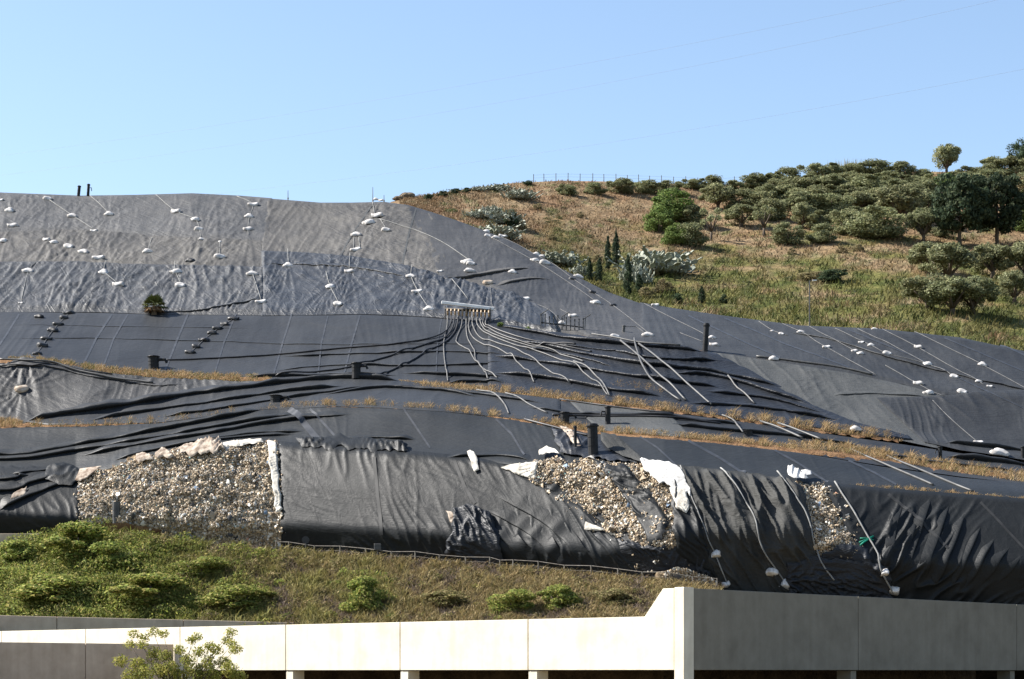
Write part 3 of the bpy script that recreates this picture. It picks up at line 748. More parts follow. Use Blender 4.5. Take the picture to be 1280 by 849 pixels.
s_rdr = sheet(SN, 'charcoal sheet with fanned folds hanging over the right end of the waste face', [(1026, 606), (1100, 614), (1200, 621), (1280, 627), (1500, 642)], [(1110, 757), (1150, 760), (1210, 764), (1280, 770), (1500, 782)], 0.46, M['drape'],
      [(0.75, 1.6, 9, -116), (0.5, 1.1, 8, -124), (0.25, .8, 6, -100)], rag=1.5, seed=19, folds=[(q_, h_, 2.0, 14) for q_, h_ in (([(1128, 636), (1120, 668), (1116, 705)], .16), ([(1164, 628), (1152, 665), (1138, 706)], .2), ([(1186, 636), (1172, 680), (1154, 726)], .26), ([(1206, 648), (1190, 690), (1168, 732)], .28), ([(1226, 662), (1210, 698), (1190, 732)], .26), ([(1243, 678), (1226, 706), (1206, 734)], .24), ([(1262, 688), (1244, 710), (1224, 732)], .22), ([(1278, 698), (1262, 714), (1244, 730)], .2), ([(1148, 640), (1142, 670), (1132, 690)], .14))], warp=.25, edge=10, calm=lambda U, V: .12 + .88*smooth01((V-610-.03*(U-1030))/70.0)*smooth01((U-1040-.35*(V-620))/60.0))

# true top surface of the laid sheets, so that seams, bags, ropes and hoses rest on it
from mathutils.bvhtree import BVHTree
def build_bvh():
    _v = []; _f = []; _b = 0
    for o in SHEETS:
        off_ = np.zeros(3)
        if isinstance(o, tuple): off_ = np.array(o[0].location); o = o[1]
        k = len(o.data.vertices); co = np.empty(k*3, np.float32); o.data.vertices.foreach_get('co', co)
        _v.append(co.reshape(-1, 3) + np.array(o.location)[None] + off_[None])
        li = np.empty(len(o.data.loops), np.int32); o.data.loops.foreach_get('vertex_index', li)
        _f.append(li.reshape(-1, 4) + _b); _b += k
    return BVHTree.FromPolygons(np.concatenate(_v).tolist(), np.concatenate(_f).tolist())
BVH = build_bvh()
def surf_arr(U, V):
    U = np.asarray(U, float).ravel(); V = np.asarray(V, float).ravel()
    n = Nrm(U, V); p = P(U, V); out = p.copy()
    for i in range(len(U)):
        h = BVH.ray_cast(Vector(p[i] + n[i]*3.0), Vector(-n[i]), 6.0)
        if h[0] is not None: out[i] = h[0]
    return out, p, n
def surf(u, v, lift=0.0):
    q, p, n = surf_arr([u], [v])
    return Vector(q[0] + n[0]*lift)
def surf_run(U, V, lift, win=1):
    q, base, n = surf_arr(U, V)
    d = ((q-base)*n).sum(-1)
    # a taut line bridges the hollows between folds
    dm = np.array([d[max(0, i-win):i+win+1].max() for i in range(len(d))])
    for _ in range(win): dm = np.convolve(np.r_[dm[0], dm, dm[-1]], [.25, .5, .25], 'valid')
    return base + n*(np.maximum(dm, d if win == 1 else d-.1)+lift)[:, None]
# loose slack in the sheets hangs in long lips: each a ridge with an overhanging front edge, part of its sheet
PROF = [(-1.0, -.10), (-.72, .16), (-.46, .52), (-.22, .86), (-.04, 1.0), (.10, .96), (.17, .78), (.13, .48), (.04, .18), (-.02, -.12)]
def make_fold(sh, mat, fo, seed, k):
    poly, h, soft, tap = fo
    pu = [q[0] for q in poly]; L = sum(math.hypot(poly[i+1][0]-poly[i][0], poly[i+1][1]-poly[i][1]) for i in range(len(poly)-1))
    n = int(max(10, L/2.2))
    px = spline(poly, n); U = px[:, 0]; V = px[:, 1] + 0.9*fbm(px[:, 0]/34.0, px[:, 0]*0+k, seed+300, 2)
    q, p, nn = surf_arr(U, V)
    d0 = ((q-p)*nn).sum(-1); d0 = np.convolve(np.r_[d0[0], d0[0], d0, d0[-1], d0[-1]], [.1, .2, .4, .2, .1], 'valid')
    c = p + nn*d0[:, None]
    tg = np.gradient(c, axis=0); tg /= np.linalg.norm(tg, axis=1)[:, None]
    dn = np.cross(tg, nn); dn /= np.linalg.norm(dn, axis=1)[:, None]
    dn = np.where(dn[:, 2:3] > 0, -dn, dn)
    t = np.linspace(0, 1, n); te = smooth01(np.minimum(t, 1-t)*L/max(tap*1.3, 6))
    hm = h*.92*te*np.clip(.85+.75*fbm(U/60.0, U*0+k, seed+301, 2), .2, 1.4)
    wd = (soft*.30 + .35)*(.25+.75*te)*(1+.5*fbm(U/50.0, U*0+9+k, seed+302, 2))
    rows = []
    for (s, z) in PROF:
        sl = s*wd if s < 0 else s*hm*2.2
        rows.append(c + dn*sl[:, None] + nn*((z*hm) - (.04 if z < 0 else 0))[:, None])
    v = np.array(rows) - np.array(sh.location)
    return obj_np('fold', v.reshape(-1, 3), grid_faces(len(PROF), n), mat, sh, smooth=True)
for k, (sh, mt, fo, sd) in enumerate(FOLDS):
    SHEETS.append((sh, make_fold(sh, mt, fo, sd, k*3.7)))
BVH = build_bvh()
# pale welded seams lying on the sheets: each a thin strip, part of its sheet
def strip(name, pts, wpx, off, mat, parent, n=40):
    x, y = resample(pts, n)
    dx = np.gradient(x); dy = np.gradient(y); L = np.hypot(dx, dy)
    nx, ny = -dy/L, dx/L
    U = np.stack([x-nx*wpx/2, x+nx*wpx/2]); V = np.stack([y-ny*wpx/2, y+ny*wpx/2])
    U = np.stack([U[0], U[0]*.5+U[1]*.5, U[1]]); V = np.stack([V[0], V[0]*.5+V[1]*.5, V[1]])
    p = P(U, V); nn = Nrm(U, V)
    vv = surf_arr(U, V)[0] + nn.reshape(-1, 3)*0.03
    dd = ((vv.reshape(p.shape) - p)*nn).sum(-1)
    dd = dd.max(axis=0); dd = np.convolve(np.r_[dd[0], dd, dd[-1]], [.25, .5, .25], 'valid')
    vv = (p + nn*np.maximum(dd, dd*0-1)[None, :, None]).reshape(-1, 3)
    if parent is not None: vv = vv - np.array(parent.location)
    return obj_np(name, vv, grid_faces(3, n), mat, parent, smooth=True)

for pts, wd in [([(505, 513), (520, 535), (538, 562)], 2.4), ([(620, 526), (640, 545), (656, 572)], 2.6), ([(362, 514), (378, 528), (398, 552)], 8), ([(388, 513), (402, 528), (420, 548)], 3), ([(860, 553), (900, 575), (932, 596)], 3), ([(968, 565), (1000, 583), (1035, 606)], 2.5), ([(1060, 578), (1090, 592), (1120, 608)], 2.5), ([(800, 548), (822, 562), (845, 584)], 2)]:
    strip('seam', pts, wd, 0.30, M['seam_dark'], s_bench)
for pts, wd in [([(140, 394), (120, 425), (105, 455)], 2.5), ([(160, 394), (142, 425), (130, 458)], 2), ([(235, 394), (222, 425), (205, 468)], 2.5), ([(295, 394), (280, 430), (268, 470)], 2.0), ([(365, 394), (355, 425), (342, 470)], 2.2), ([(410, 396), (402, 430), (398, 468)], 1.8), ([(450, 396), (440, 430), (430, 470)], 2.2), ([(24, 394), (8, 420), (-10, 447)], 2.2), ([(552, 400), (547, 430), (545, 470)], 1.6)]:
    strip('seam', pts, wd, 0.17, M['seam_dark'], s_band)
for pts, wd in [([(465, 258), (440, 295), (425, 325)], 1.8), ([(520, 262), (512, 290), (503, 332)], 2.2)]:
    strip('seam', pts, wd, 0.22, M['pale'], s_up3)
for pts, wd in [([(1250, 432), (1330, 470)], 2), ([(1060, 415), (1150, 452), (1290, 520)], 1.6), ([(1180, 425), (1300, 475)], 1.6), ([(905, 400), (980, 432), (1060, 462)], 1.6), ([(860, 397), (930, 430), (975, 450)], 1.6)]:
    strip('seam', pts, wd, 0.34, M['seam_dark'], s_right)
for pts, wd in [([(470, 575), (474, 620), (480, 668)], 4), ([(570, 580), (583, 612), (596, 632)], 4)]:
    strip('seam', pts, wd, 0.55, M['seam_faint'], s_drape)
for pts, wd in [([(1110, 622), (1150, 655), (1185, 690)], 3.5), ([(1225, 632), (1262, 670), (1290, 700)], 3)]:
    strip('seam', pts, wd, 0.80, M['seam_faint'], s_rdr)

# ================================================================== EXPOSED WASTE
def in_poly(x, y, poly):
    poly = np.array(poly, float); r = np.zeros(x.shape, bool)
    x1, y1 = poly[-1]
    for x2, y2 in poly:
        c = ((y2 > y) != (y1 > y)) & (x < (x1-x2)*(y-y2)/(y1-y2+1e-12)+x2)
        r ^= c; x1, y1 = x2, y2
    return r

PALETTE = np.array([(0.34, 0.26, 0.17), (0.42, 0.34, 0.24), (0.24, 0.18, 0.12), (0.55, 0.50, 0.42), (0.14, 0.10, 0.07), (0.07, 0.055, 0.045), (0.62, 0.60, 0.56), (0.20, 0.20, 0.19), (0.30, 0.33, 0.34), (0.10, 0.16, 0.24), (0.07, 0.25, 0.27), (0.30, 0.12, 0.07)])
PALETTE = PALETTE*.70 + np.array((.42, .34, .235))*.30
PW = np.array([.20, .16, .16, .10, .13, .10, .045, .05, .035, .014, .006, .005]); PW = PW/PW.sum()
def scraps(name, poly, n, off, seed, parent, smin=.05, smax=.24, hfun=None):
    r = np.random.default_rng(seed)
    poly = np.array(poly, float)
    lo, hi = poly.min(0), poly.max(0)
    u = r.uniform(lo[0], hi[0], n*3); v = r.uniform(lo[1], hi[1], n*3)
    k = in_poly(u, v, poly); u, v = u[k][:n], v[k][:n]; n = len(u)
    sp_ = r.random(n) < .12; u = u + np.where(sp_, r.normal(0, 3.0, n), 0); v = v + np.where(sp_, np.abs(r.normal(0, 3.0, n)), 0)
    h = hfun(u, v) if hfun is not None else 0
    c = P(u, v) + Nrm(u, v)*(off + h + r.uniform(-.05, .28, n))[:, None]
    sz = smin + (smax-smin)*r.random(n)**2.2
    big_ = r.random(n) < .014; sz[big_] *= r.uniform(1.6, 3.0, big_.sum())
    nn_ = Nrm(u, v)*1.1 + r.normal(0, .75, (n, 3))
    a = np.cross(nn_, r.normal(size=(n, 3))); a /= np.linalg.norm(a, axis=1)[:, None]
    bb_ = np.cross(nn_, a); bb_ /= np.linalg.norm(bb_, axis=1)[:, None]
    cc = nn_/np.linalg.norm(nn_, axis=1)[:, None]
    asp = r.uniform(.22, 1.0, n)
    # crumpled five-point scrap: four corners and a raised middle
    V5 = np.stack([c + (a*sz[:, None])*r.uniform(.6, 1.1, (n, 1)), c + (bb_*(sz*asp)[:, None]), c - (a*sz[:, None])*r.uniform(.6, 1.1, (n, 1)), c - (bb_*(sz*asp)[:, None]), c + cc*(sz*r.uniform(.3, .8, n))[:, None]], axis=1)
    b0 = np.arange(n)[:, None]*5
    F = np.concatenate([b0+np.array([[0, 1, 4]]), b0+np.array([[1, 2, 4]]), b0+np.array([[2, 3, 4]]), b0+np.array([[3, 0, 4]])])
    colr = PALETTE[r.choice(len(PALETTE), n, p=PW)]*r.uniform(.92, 1.25, (n, 1))*(1+.4*fbm(u/28.0, v/14.0, seed+9, 3))[:, None]
    FILM = np.array([(.62, .61, .58), (.5, .47, .42), (.05, .05, .05), (.16, .22, .30), (.30, .24, .17), (.09, .08, .07)])
    colr[big_] = FILM[r.choice(6, big_.sum(), p=[.2, .2, .22, .08, .18, .12])]
    vv = V5.reshape(-1, 3)
    if parent is not None: vv = vv - np.array(parent.location)
    o = obj_np(name, vv, F, M['scraps'], parent, col=np.repeat(colr, 5, axis=0))
    o['kind'] = 'stuff'
    return o

def waste(label, top, bot, poly, n, seed, off=0.05):
    hf = lambda u, v: 0.55*fbm(u/22.0, v/16.0, seed, 4) + 0.25*fbm(u/6.0, v/5.0, seed+1, 2)
    o = sheet('waste_pile', label, top, bot, off, M['wastebase'], [(0.1, 2, 3, 30)], seed=seed, cat='waste pile', res=2.2, rag=4, lift=lambda U, V, t, s: hf(U, V))
    scraps('loose_scraps', poly, n, off, seed, o, hfun=hf)
    return o
waste('large tan slope of exposed rubbish at left', [(92, 596), (130, 585), (165, 571), (220, 561), (280, 553), (350, 553)], [(92, 690), (150, 694), (200, 697), (260, 700), (310, 702), (362, 706)],
      [(100, 604), (130, 590), (170, 577), (230, 563), (280, 556), (348, 554), (354, 610), (356, 660), (352, 703), (260, 698), (208, 692), (196, 666), (155, 654), (118, 652), (106, 660), (94, 640)], 70000, 301)
waste('exposed rubbish in the torn opening right of the big charcoal sheet', [(635, 584), (672, 575), (700, 573), (740, 574), (800, 582), (850, 592)], [(700, 735), (740, 738), (780, 742), (830, 744), (870, 746), (905, 748)],
      [(640, 586), (672, 577), (735, 577), (800, 585), (850, 596), (872, 640), (885, 705), (900, 735), (850, 738), (800, 715), (740, 660), (700, 630)], 32000, 302)
waste('narrow strip of exposed rubbish beside the right charcoal sheet', [(985, 604), (1010, 604), (1035, 609), (1050, 613)], [(1010, 748), (1040, 750), (1080, 752), (1118, 755)],
      [(990, 607), (1030, 607), (1050, 620), (1075, 660), (1095, 740), (1040, 745), (1020, 720), (1005, 660)], 12000, 303)
# little loose heap in front of the torn opening
r_ = np.random.default_rng(5)
hp = sheet('rubbish_heap', 'small heap of pale loose rubbish at the foot of the torn opening', [(826, 712), (850, 706), (870, 712), (895, 722)], [(826, 735), (850, 738), (870, 739), (898, 741)], 1.3, M['wastebase'], [(.15, 1, 2, 30)], cat='rubbish heap', seed=44, rag=3)
scraps('loose_scraps', [(828, 716), (845, 705), (860, 708), (895, 720), (897, 730), (860, 730)], 900, 1.3, 78, hp)

# dark torn sheet lying inside the opening
sheet('torn_sheet', 'ragged black sheet lying inside the torn opening', [(740, 577), (785, 588), (812, 615), (838, 655)], [(758, 594), (788, 632), (806, 664), (818, 694)], 0.5, M['drape'], [(0.9, 1.1, 4, -55), (.7, .6, 3, -15), (.5, .5, 3, 50)], rag=9, seed=61)
sheet('torn_sheet', 'shaded black shreds hanging below the rubbish of the torn opening', [(735, 664), (775, 676), (815, 682), (845, 678), (874, 670)], [(790, 712), (820, 720), (845, 724), (870, 728), (898, 735)], 0.50, M['black'], [(0.9, 1.2, 5, -85), (.6, .7, 4, -75)], rag=14, seed=68)
sheet('torn_sheet', 'black sheet standing in for the dark hollow under the narrow rubbish strip', [(1022, 694), (1045, 684), (1064, 684), (1086, 690)], [(1024, 712), (1050, 714), (1070, 716), (1100, 722)], 0.65, M['black'], [(0.7, 1.0, 4, -80), (.5, .7, 4, -60)], rag=8, seed=69)  # added black sheet paints the darkness of the hollow
sheet('torn_sheet', 'crumpled black sheet bundled on the wall top between the hanging sheets', [(985, 703), (1020, 694), (1060, 697), (1112, 706)], [(985, 752), (1030, 754), (1070, 756), (1116, 760)], 1.0, M['black'], [(0.9, 1.5, 4, 20), (.7, 1.1, 4, -50), (.4, .7, 3, 80)], rag=6, seed=62)
sheet('torn_sheet', 'loose black flap along the top edge of the big charcoal sheet', [(372, 553), (420, 549), (470, 553), (510, 560)], [(378, 563), (430, 565), (470, 567), (514, 569)], 0.62, M['drape'], [(0.6, .7, 5, 5), (.6, .5, 3, 50), (.4, .4, 2, -40)], rag=8, seed=63)
sheet('torn_sheet', 'torn black flap wrapped round the stout black pipe', [(690, 540), (720, 547), (750, 556), (790, 566)], [(700, 571), (730, 576), (760, 579), (812, 586)], 0.6, M['black'], [(0.7, 1.2, 4, 30), (.4, .7, 3, -60)], rag=6, seed=64)
sheet('torn_sheet', 'wet grey flap turned up beside the stout black pipe', [(750, 549), (770, 552), (785, 565), (800, 578)], [(752, 560), (765, 572), (782, 580), (806, 588)], 0.95, M['greydrape'], [(0.4, .9, 4, 50)], rag=3, seed=65)
sheet('torn_sheet', 'black ragged flap at the edge of the large rubbish slope', [(60, 588), (80, 583), (100, 590), (104, 598)], [(55, 602), (74, 610), (92, 612), (98, 606)], 0.7, M['drape'], [(0.5, 1, 3, 30)], rag=4, seed=66)
sheet('torn_sheet', 'narrow twisted black strip hanging inside the torn opening', [(838, 600), (852, 606), (866, 622), (870, 640)], [(846, 690), (868, 705), (890, 715), (902, 738)], 0.75, M['drape'], [(0.6, 1.2, 8, -75), (.3, .7, 5, -60)], rag=4, seed=67)

# white geotextile showing at tears
def cloth(label, top, bot, off=0.7, mat='geotextile', rag=4, wr=None, seed=80):
    return sheet('geotextile_flap', label, top, bot, off, M[mat], wr or [(0.35, .5, 3, 40), (.3, .4, 2, -50)], rag=rag, seed=seed, cat='fabric', res=1.1, edge=0.6)
cloth('long white fabric strip hanging down the left edge of the big charcoal sheet', [(335, 556), (340, 556), (346, 557)], [(346, 642), (351, 643), (355, 640)], 0.62, rag=3, seed=81)
cloth('small white torn patch in the big charcoal sheet', [(584, 571), (589, 569), (594, 572)], [(592, 586), (597, 594), (602, 591)], 0.72, rag=3, seed=82)
cloth('white fabric wedge at the left tip of the torn opening', [(628, 588), (645, 584), (660, 583), (674, 582)], [(630, 589), (648, 596), (662, 600), (672, 602)], 0.60, rag=2, seed=83)
cloth('bulky white fabric draped at the right side of the torn opening', [(800, 584), (822, 584), (845, 591), (856, 600)], [(808, 594), (830, 612), (852, 622), (866, 628)], 0.95, 'white', 6, [(0.5, .8, 4, -50), (.4, .5, 3, 30)], seed=84)
cloth('grey white fabric tail hanging below the bulky white fabric', [(838, 616), (846, 615), (856, 618)], [(846, 640), (858, 648), (864, 640)], 0.95, rag=3, seed=85)
cloth('tan soiled fabric bunched on top of the large rubbish slope', [(224, 567), (240, 558), (262, 555), (276, 557)], [(226, 575), (244, 573), (262, 571), (280, 567)], 0.75, 'tanfabric', 8, [(.9, .5, 3, 10), (.8, .4, 3, 60)], seed=86)
cloth('pale fabric roll along the top of the rubbish beside the tan bunch', [(274, 560), (300, 555), (328, 554)], [(276, 566), (300, 562), (330, 558)], 0.65, rag=2, seed=87)
cloth('small pointed pale fabric at the upper left of the rubbish slope', [(196, 573), (204, 566), (214, 570)], [(196, 578), (206, 578), (220, 576)], 0.8, 'tanfabric', 5, seed=88)
cloth('small brown fabric scrap left of the pointed pale fabric', [(172, 574), (180, 571), (190, 573)], [(172, 580), (182, 581), (194, 578)], 0.75, 'tanfabric', 5, seed=89)
cloth('square grey board at the left corner of the rubbish slope', [(102, 592), (114, 590), (130, 588)], [(96, 606), (104, 606), (112, 602)], 0.72, 'tanfabric', 1, [(.05, 1, 3, 20)], seed=90)
cloth('tan fabric hanging beside the stout black pipe', [(700, 541), (708, 543), (716, 546)], [(714, 560), (722, 566), (728, 566)], 0.95, 'tanfabric', 3, seed=91)
cloth('cream fabric scrap on top of the torn opening', [(675, 571), (684, 565), (696, 570)], [(674, 576), (686, 574), (700, 575)], 0.85, 'geotextile', 3, seed=92)
cloth('ragged white fabric in the hole of the big charcoal sheet', [(561, 643), (568, 645), (574, 652)], [(566, 656), (574, 662), (582, 662)], 0.85, 'tanfabric', 4, seed=93)
cloth('white sheet lump at the top of the narrow rubbish strip', [(984, 593), (990, 592), (998, 600)], [(984, 604), (996, 608), (1010, 608)], 1.0, 'white', 3, [(.5, .8, 3, 40)], seed=94)
cloth('small white lump beside the white sheet lump', [(1000, 598), (1006, 597), (1013, 599)], [(1002, 603), (1008, 604), (1014, 603)], 1.0, 'white', 1, seed=95)
cloth('light grey rag lying on the lower edge of the big charcoal sheet', [(735, 655), (745, 660), (755, 664)], [(733, 664), (748, 668), (760, 666)], 0.75, 'geotextile', 2, seed=96)
cloth('pale rag on the torn sheet at the left photo edge', [(18, 622), (28, 615), (36, 613)], [(14, 630), (26, 627), (34, 620)], 0.75, 'tanfabric', 4, seed=97)
# torn hole: black mass bulging out of the drape
sheet('torn_sheet', 'burst black bundle poking through the hole of the big charcoal sheet', [(572, 640), (586, 634), (602, 636), (618, 646)], [(560, 690), (585, 700), (610, 706), (640, 716)], 0.85, M['black'], [(0.8, 1.1, 5, -75), (.5, .8, 4, -40)], rag=6, seed=98)
BVH = build_bvh()
#--PART3--
# ================================================================== CONCRETE BUILDING IN FRONT
dL = Vector((-1, KW, 0)).normalized(); dR = Vector((KW, 1, 0)).normalized()
nL = Vector((-KW, -1, 0)).normalized(); nR = Vector((1, -KW, 0)).normalized()
corner = Vector((CX, CY, 0))
def wall_s(u, d):
    k = (u-640)/FPX
    return (k*corner.y - corner.x)/(d.x - k*d.y)
def panel(name, p0, p1, n, z0, z1, th, mat, parent, ztop1=None, gap=0.035, cut=None):
    """upright slab between two ground points; n points outward; optional slanted top"""
    d = (p1-p0).normalized()
    a = p0 + d*gap; b = p1 - d*gap
    z1b = z1 if ztop1 is None else ztop1
    prof = [(0, z0), ((b-a).length, z0), ((b-a).length, z1b), (0, z1)] if cut is None else cut((b-a).length)
    mb = MB(); k = len(prof); c = 0.03
    fv = [a + d*s + Vector((0, 0, z)) for s, z in prof]
    bv = [q - n*th for q in fv]
    mb.add(fv+bv, [tuple(range(k)), tuple(range(2*k-1, k-1, -1))] + [(i, i+k, (i+1) % k + k, (i+1) % k) for i in range(k)])
    o = mb.build(name, mat, None, center=False)
    bm_bevel(o, 0.025)
    if parent is not None:
        o.parent = parent; o.location = -Vector(parent.location)
    return o
import bmesh
def bm_bevel(o, w_):
    bm = bmesh.new(); bm.from_mesh(o.data)
    bmesh.ops.recalc_face_normals(bm, faces=bm.faces)
    bmesh.ops.bevel(bm, geom=list(bm.edges), offset=w_, segments=1, affect='EDGES')
    bm.to_mesh(o.data); bm.free()

ZT, ZB, ZC = 4.05, 0.14, 6.06
wl = empty('concrete_wall', tuple(corner + dL*30)); tag(wl, 'long sunlit pale concrete wall carried on short columns', 'wall')
jo = [843, 660, 500, 357, 225, 107, 2, -92, -176]
for i in range(len(jo)-1):
    p0 = corner + dL*wall_s(jo[i], dL); p1 = corner + dL*wall_s(jo[i+1], dL)
    if i == 0:
        # raised, slanting end next to the corner
        L0 = abs(wall_s(jo[0], dL)); 
        s1 = abs(wall_s(829, dL)) - L0; s2 = abs(wall_s(806, dL)) - L0
        panel('panel', p0, p1, nL, ZB, ZT, 0.5, M['concrete'], wl, cut=lambda L: [(0, ZB), (L, ZB), (L, ZT), (s2, ZT), (s1, ZC), (0, ZC)])
    else:
        panel('panel', p0, p1, nL, ZB, ZT, 0.5, M['concrete'], wl)
for u in jo[1:6]:
    p = corner + dL*(wall_s(u, dL)) - nL*0.75
    mb = MB(); Mx = Matrix(((dL.x, nL.x, 0), (dL.y, nL.y, 0), (0, 0, 1)))
    mb.box(tuple(p + dL*-0.4 + Vector((0, 0, -2.95))), (0.85, 1.3, 6.06), Mx)
    o = mb.build('column', M['concrete'], None, center=False); o.parent = wl; o.location = -Vector(wl.location)
# corner pier
cp = empty('concrete_pier', (corner.x, corner.y, -6)); tag(cp, 'tall concrete corner pier between sunlit and shaded walls', 'pillar')
a0 = wall_s(843, dL) - 0.02; a1 = abs(wall_s(867, dR)) - 0.02
q = [corner + nL*0.06 + nR*0.06, corner + dL*a0 + nL*0.06, corner + dL*a0 + dR*a1 - dL*0.0, corner + dR*a1 + nR*0.06]
mb = MB(); mb.add([x + Vector((0, 0, -6)) for x in q] + [x + Vector((0, 0, ZC+0.06)) for x in q], [(0, 1, 2, 3), (7, 6, 5, 4)] + [(i, i+4, (i+1) % 4+4, (i+1) % 4) for i in range(4)])
o = mb.build('shaft', M['concrete'], None, center=False); bm_bevel(o, 0.04); o.parent = cp; o.location = -Vector(cp.location)
# right wall
wr_ = empty('concrete_wall', tuple(corner + dR*20)); tag(wr_, 'tall concrete wall at bottom right, colour darkened for its shade', 'wall')
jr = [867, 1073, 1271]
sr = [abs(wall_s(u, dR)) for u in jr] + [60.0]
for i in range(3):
    panel('panel', corner + dR*sr[i], corner + dR*sr[i+1], nR, ZB, ZC, 0.5, M['concrete_shade'], wr_)
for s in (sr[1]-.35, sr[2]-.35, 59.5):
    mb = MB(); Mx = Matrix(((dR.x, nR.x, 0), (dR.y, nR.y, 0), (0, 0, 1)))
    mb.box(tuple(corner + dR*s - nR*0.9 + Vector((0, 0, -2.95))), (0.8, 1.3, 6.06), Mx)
    o = mb.build('column', M['concrete_shade'], None, center=False); o.parent = wr_; o.location = -Vector(wr_.location)
# wing wall at left, and the retaining wall behind
j0 = corner + dL*wall_s(219, dL)
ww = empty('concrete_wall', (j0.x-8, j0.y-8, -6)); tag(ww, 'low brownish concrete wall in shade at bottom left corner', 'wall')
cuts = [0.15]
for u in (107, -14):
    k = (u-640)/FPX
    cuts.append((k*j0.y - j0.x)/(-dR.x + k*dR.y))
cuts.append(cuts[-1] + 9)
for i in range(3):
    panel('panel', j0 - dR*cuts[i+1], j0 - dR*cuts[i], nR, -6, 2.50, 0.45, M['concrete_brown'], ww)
rw = empty('retaining_wall', (-45, 213, 3)); tag(rw, 'brown concrete retaining wall at the foot of the green bank', 'wall')
for u0, u1 in ((-200, -85), (-85, 71), (71, 229), (229, 385)):
    Y = 213.0
    pa = Vector(((u0-640)/FPX*Y, Y, 0)); pb = Vector(((u1-640)/FPX*Y, Y, 0))
    z0 = 5.80 - (u0)*0.0020; z1 = 5.80 - (u1)*0.0020
    panel('panel', pa, pb, Vector((0, -1, 0)), 2.5, z0, 0.5, M['concrete_brown'], rw, ztop1=z1)
# wall stub behind the bank at far left, under the torn sheet
sw = empty('concrete_wall', (-58, 236, 8)); tag(sw, 'weathered concrete wall stub above the green bank at far left', 'wall')
for u0, u1 in ((-150, -20), (-20, 49)):
    Y = 236.5
    panel('panel', Vector(((u0-640)/FPX*Y, Y, 0)), Vector(((u1-640)/FPX*Y, Y, 0)), Vector((0, -1, 0)), 9, (840-667)/FPX*Y, 0.4, M['concrete_brown'], sw)
# roof deck behind the walls with the undercroft's back wall, its shade put into the colour
dk = empty('building_deck', (20, 165, 0)); tag(dk, 'concrete deck and back wall coloured for the shade of the undercroft behind the columns', 'building')
mb = MB()
pA = corner + dL*75 - nL*0.6; pB = corner - nL*0.6 - nR*0.6; pC = corner + dR*58 - nR*0.6
inn = 8.5
iA = pA - nL*inn; iB = corner - nL*inn - nR*inn; iC = pC - nR*inn
def poly_slab(pts, z0, z1):
    k = len(pts); m_ = MB()
    m_.add([Vector((p.x, p.y, z1)) for p in pts] + [Vector((p.x, p.y, z0)) for p in pts], [tuple(range(k)), tuple(range(2*k-1, k-1, -1))] + [(i, i+k, (i+1) % k+k, (i+1) % k) for i in range(k)])
    return m_
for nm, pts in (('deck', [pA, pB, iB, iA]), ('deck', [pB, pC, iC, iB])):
    o = poly_slab(pts, 2.6, 3.2 + 0.02*(nm == 'deck')).build(nm, M['concrete_shade'], None, center=False); o.parent = dk; o.location = -Vector(dk.location)
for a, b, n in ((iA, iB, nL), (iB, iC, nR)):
    o = panel('back_wall', a, b, n, -6, 2.55, 0.4, M['soil'], dk)  # dark soil material stands in for shade on the back wall

# ================================================================== RAILING ALONG THE BANK CREST
def emb_pt(u):
    p = PE(np.array([float(u)]), np.array([float(vT(u))]))[0]; return Vector(p)
rf = empty('railing', tuple(emb_pt(600))); tag(rf, 'low weathered post and rail fence along the crest of the bank', 'fence')
pu = [345, 361, 393, 425, 457, 489, 519, 549, 582, 612, 625, 641, 673, 705, 739, 772, 803, 832, 866, 896]
tops = []
for i, u in enumerate(pu):
    b_ = emb_pt(u) - Vector(rf.location)
    h = 1.15 + 0.12*math.sin(i*2.3)
    lean = Vector((0.05*math.sin(i*3.1), 0, 0))
    mb = MB(); mb.tube([b_ - Vector((0, 0, .5)), b_ + Vector((0, 0, h)) + lean], 0.075, 6)
    mb.build('post', M['railing'], rf)
    tops.append(b_ + Vector((0, 0, h-0.06)) + lean)
MB().tube(tops, 0.035, 5).build('rail', M['railing'], rf)
MB().tube([t - Vector((0, 0, .5)) for t in tops], 0.018, 5).build('rail', M['railing'], rf)
# sign box and round sign by the railing
p = emb_pt(472)
sg = empty('sign_box', tuple(p)); tag(sg, 'small pale box on a post at the railing', 'box')
MB().tube([(0, 0, -.4), (0, 0, 1.1)], .07, 6).build('post', M['steel'], sg)
mb = MB(); mb.box((0, 0, 1.4), (.75, .35, .7)); o = mb.build('cabinet', M['pipegrey'], sg); bm_bevel(o, .04)
p = emb_pt(382)
sg = empty('small_sign', tuple(p)); tag(sg, 'small dark oval sign on a post at the left end of the railing', 'sign')
MB().tube([(0, 0, -.4), (0, 0, 1.2)], .06, 6).build('post', M['steel'], sg)
mb = MB(); mb.tube([(0, -.03, 1.55), (0, .03, 1.55)], .42, 12); mb.build('sign_plate', M['hoseblack'], sg)

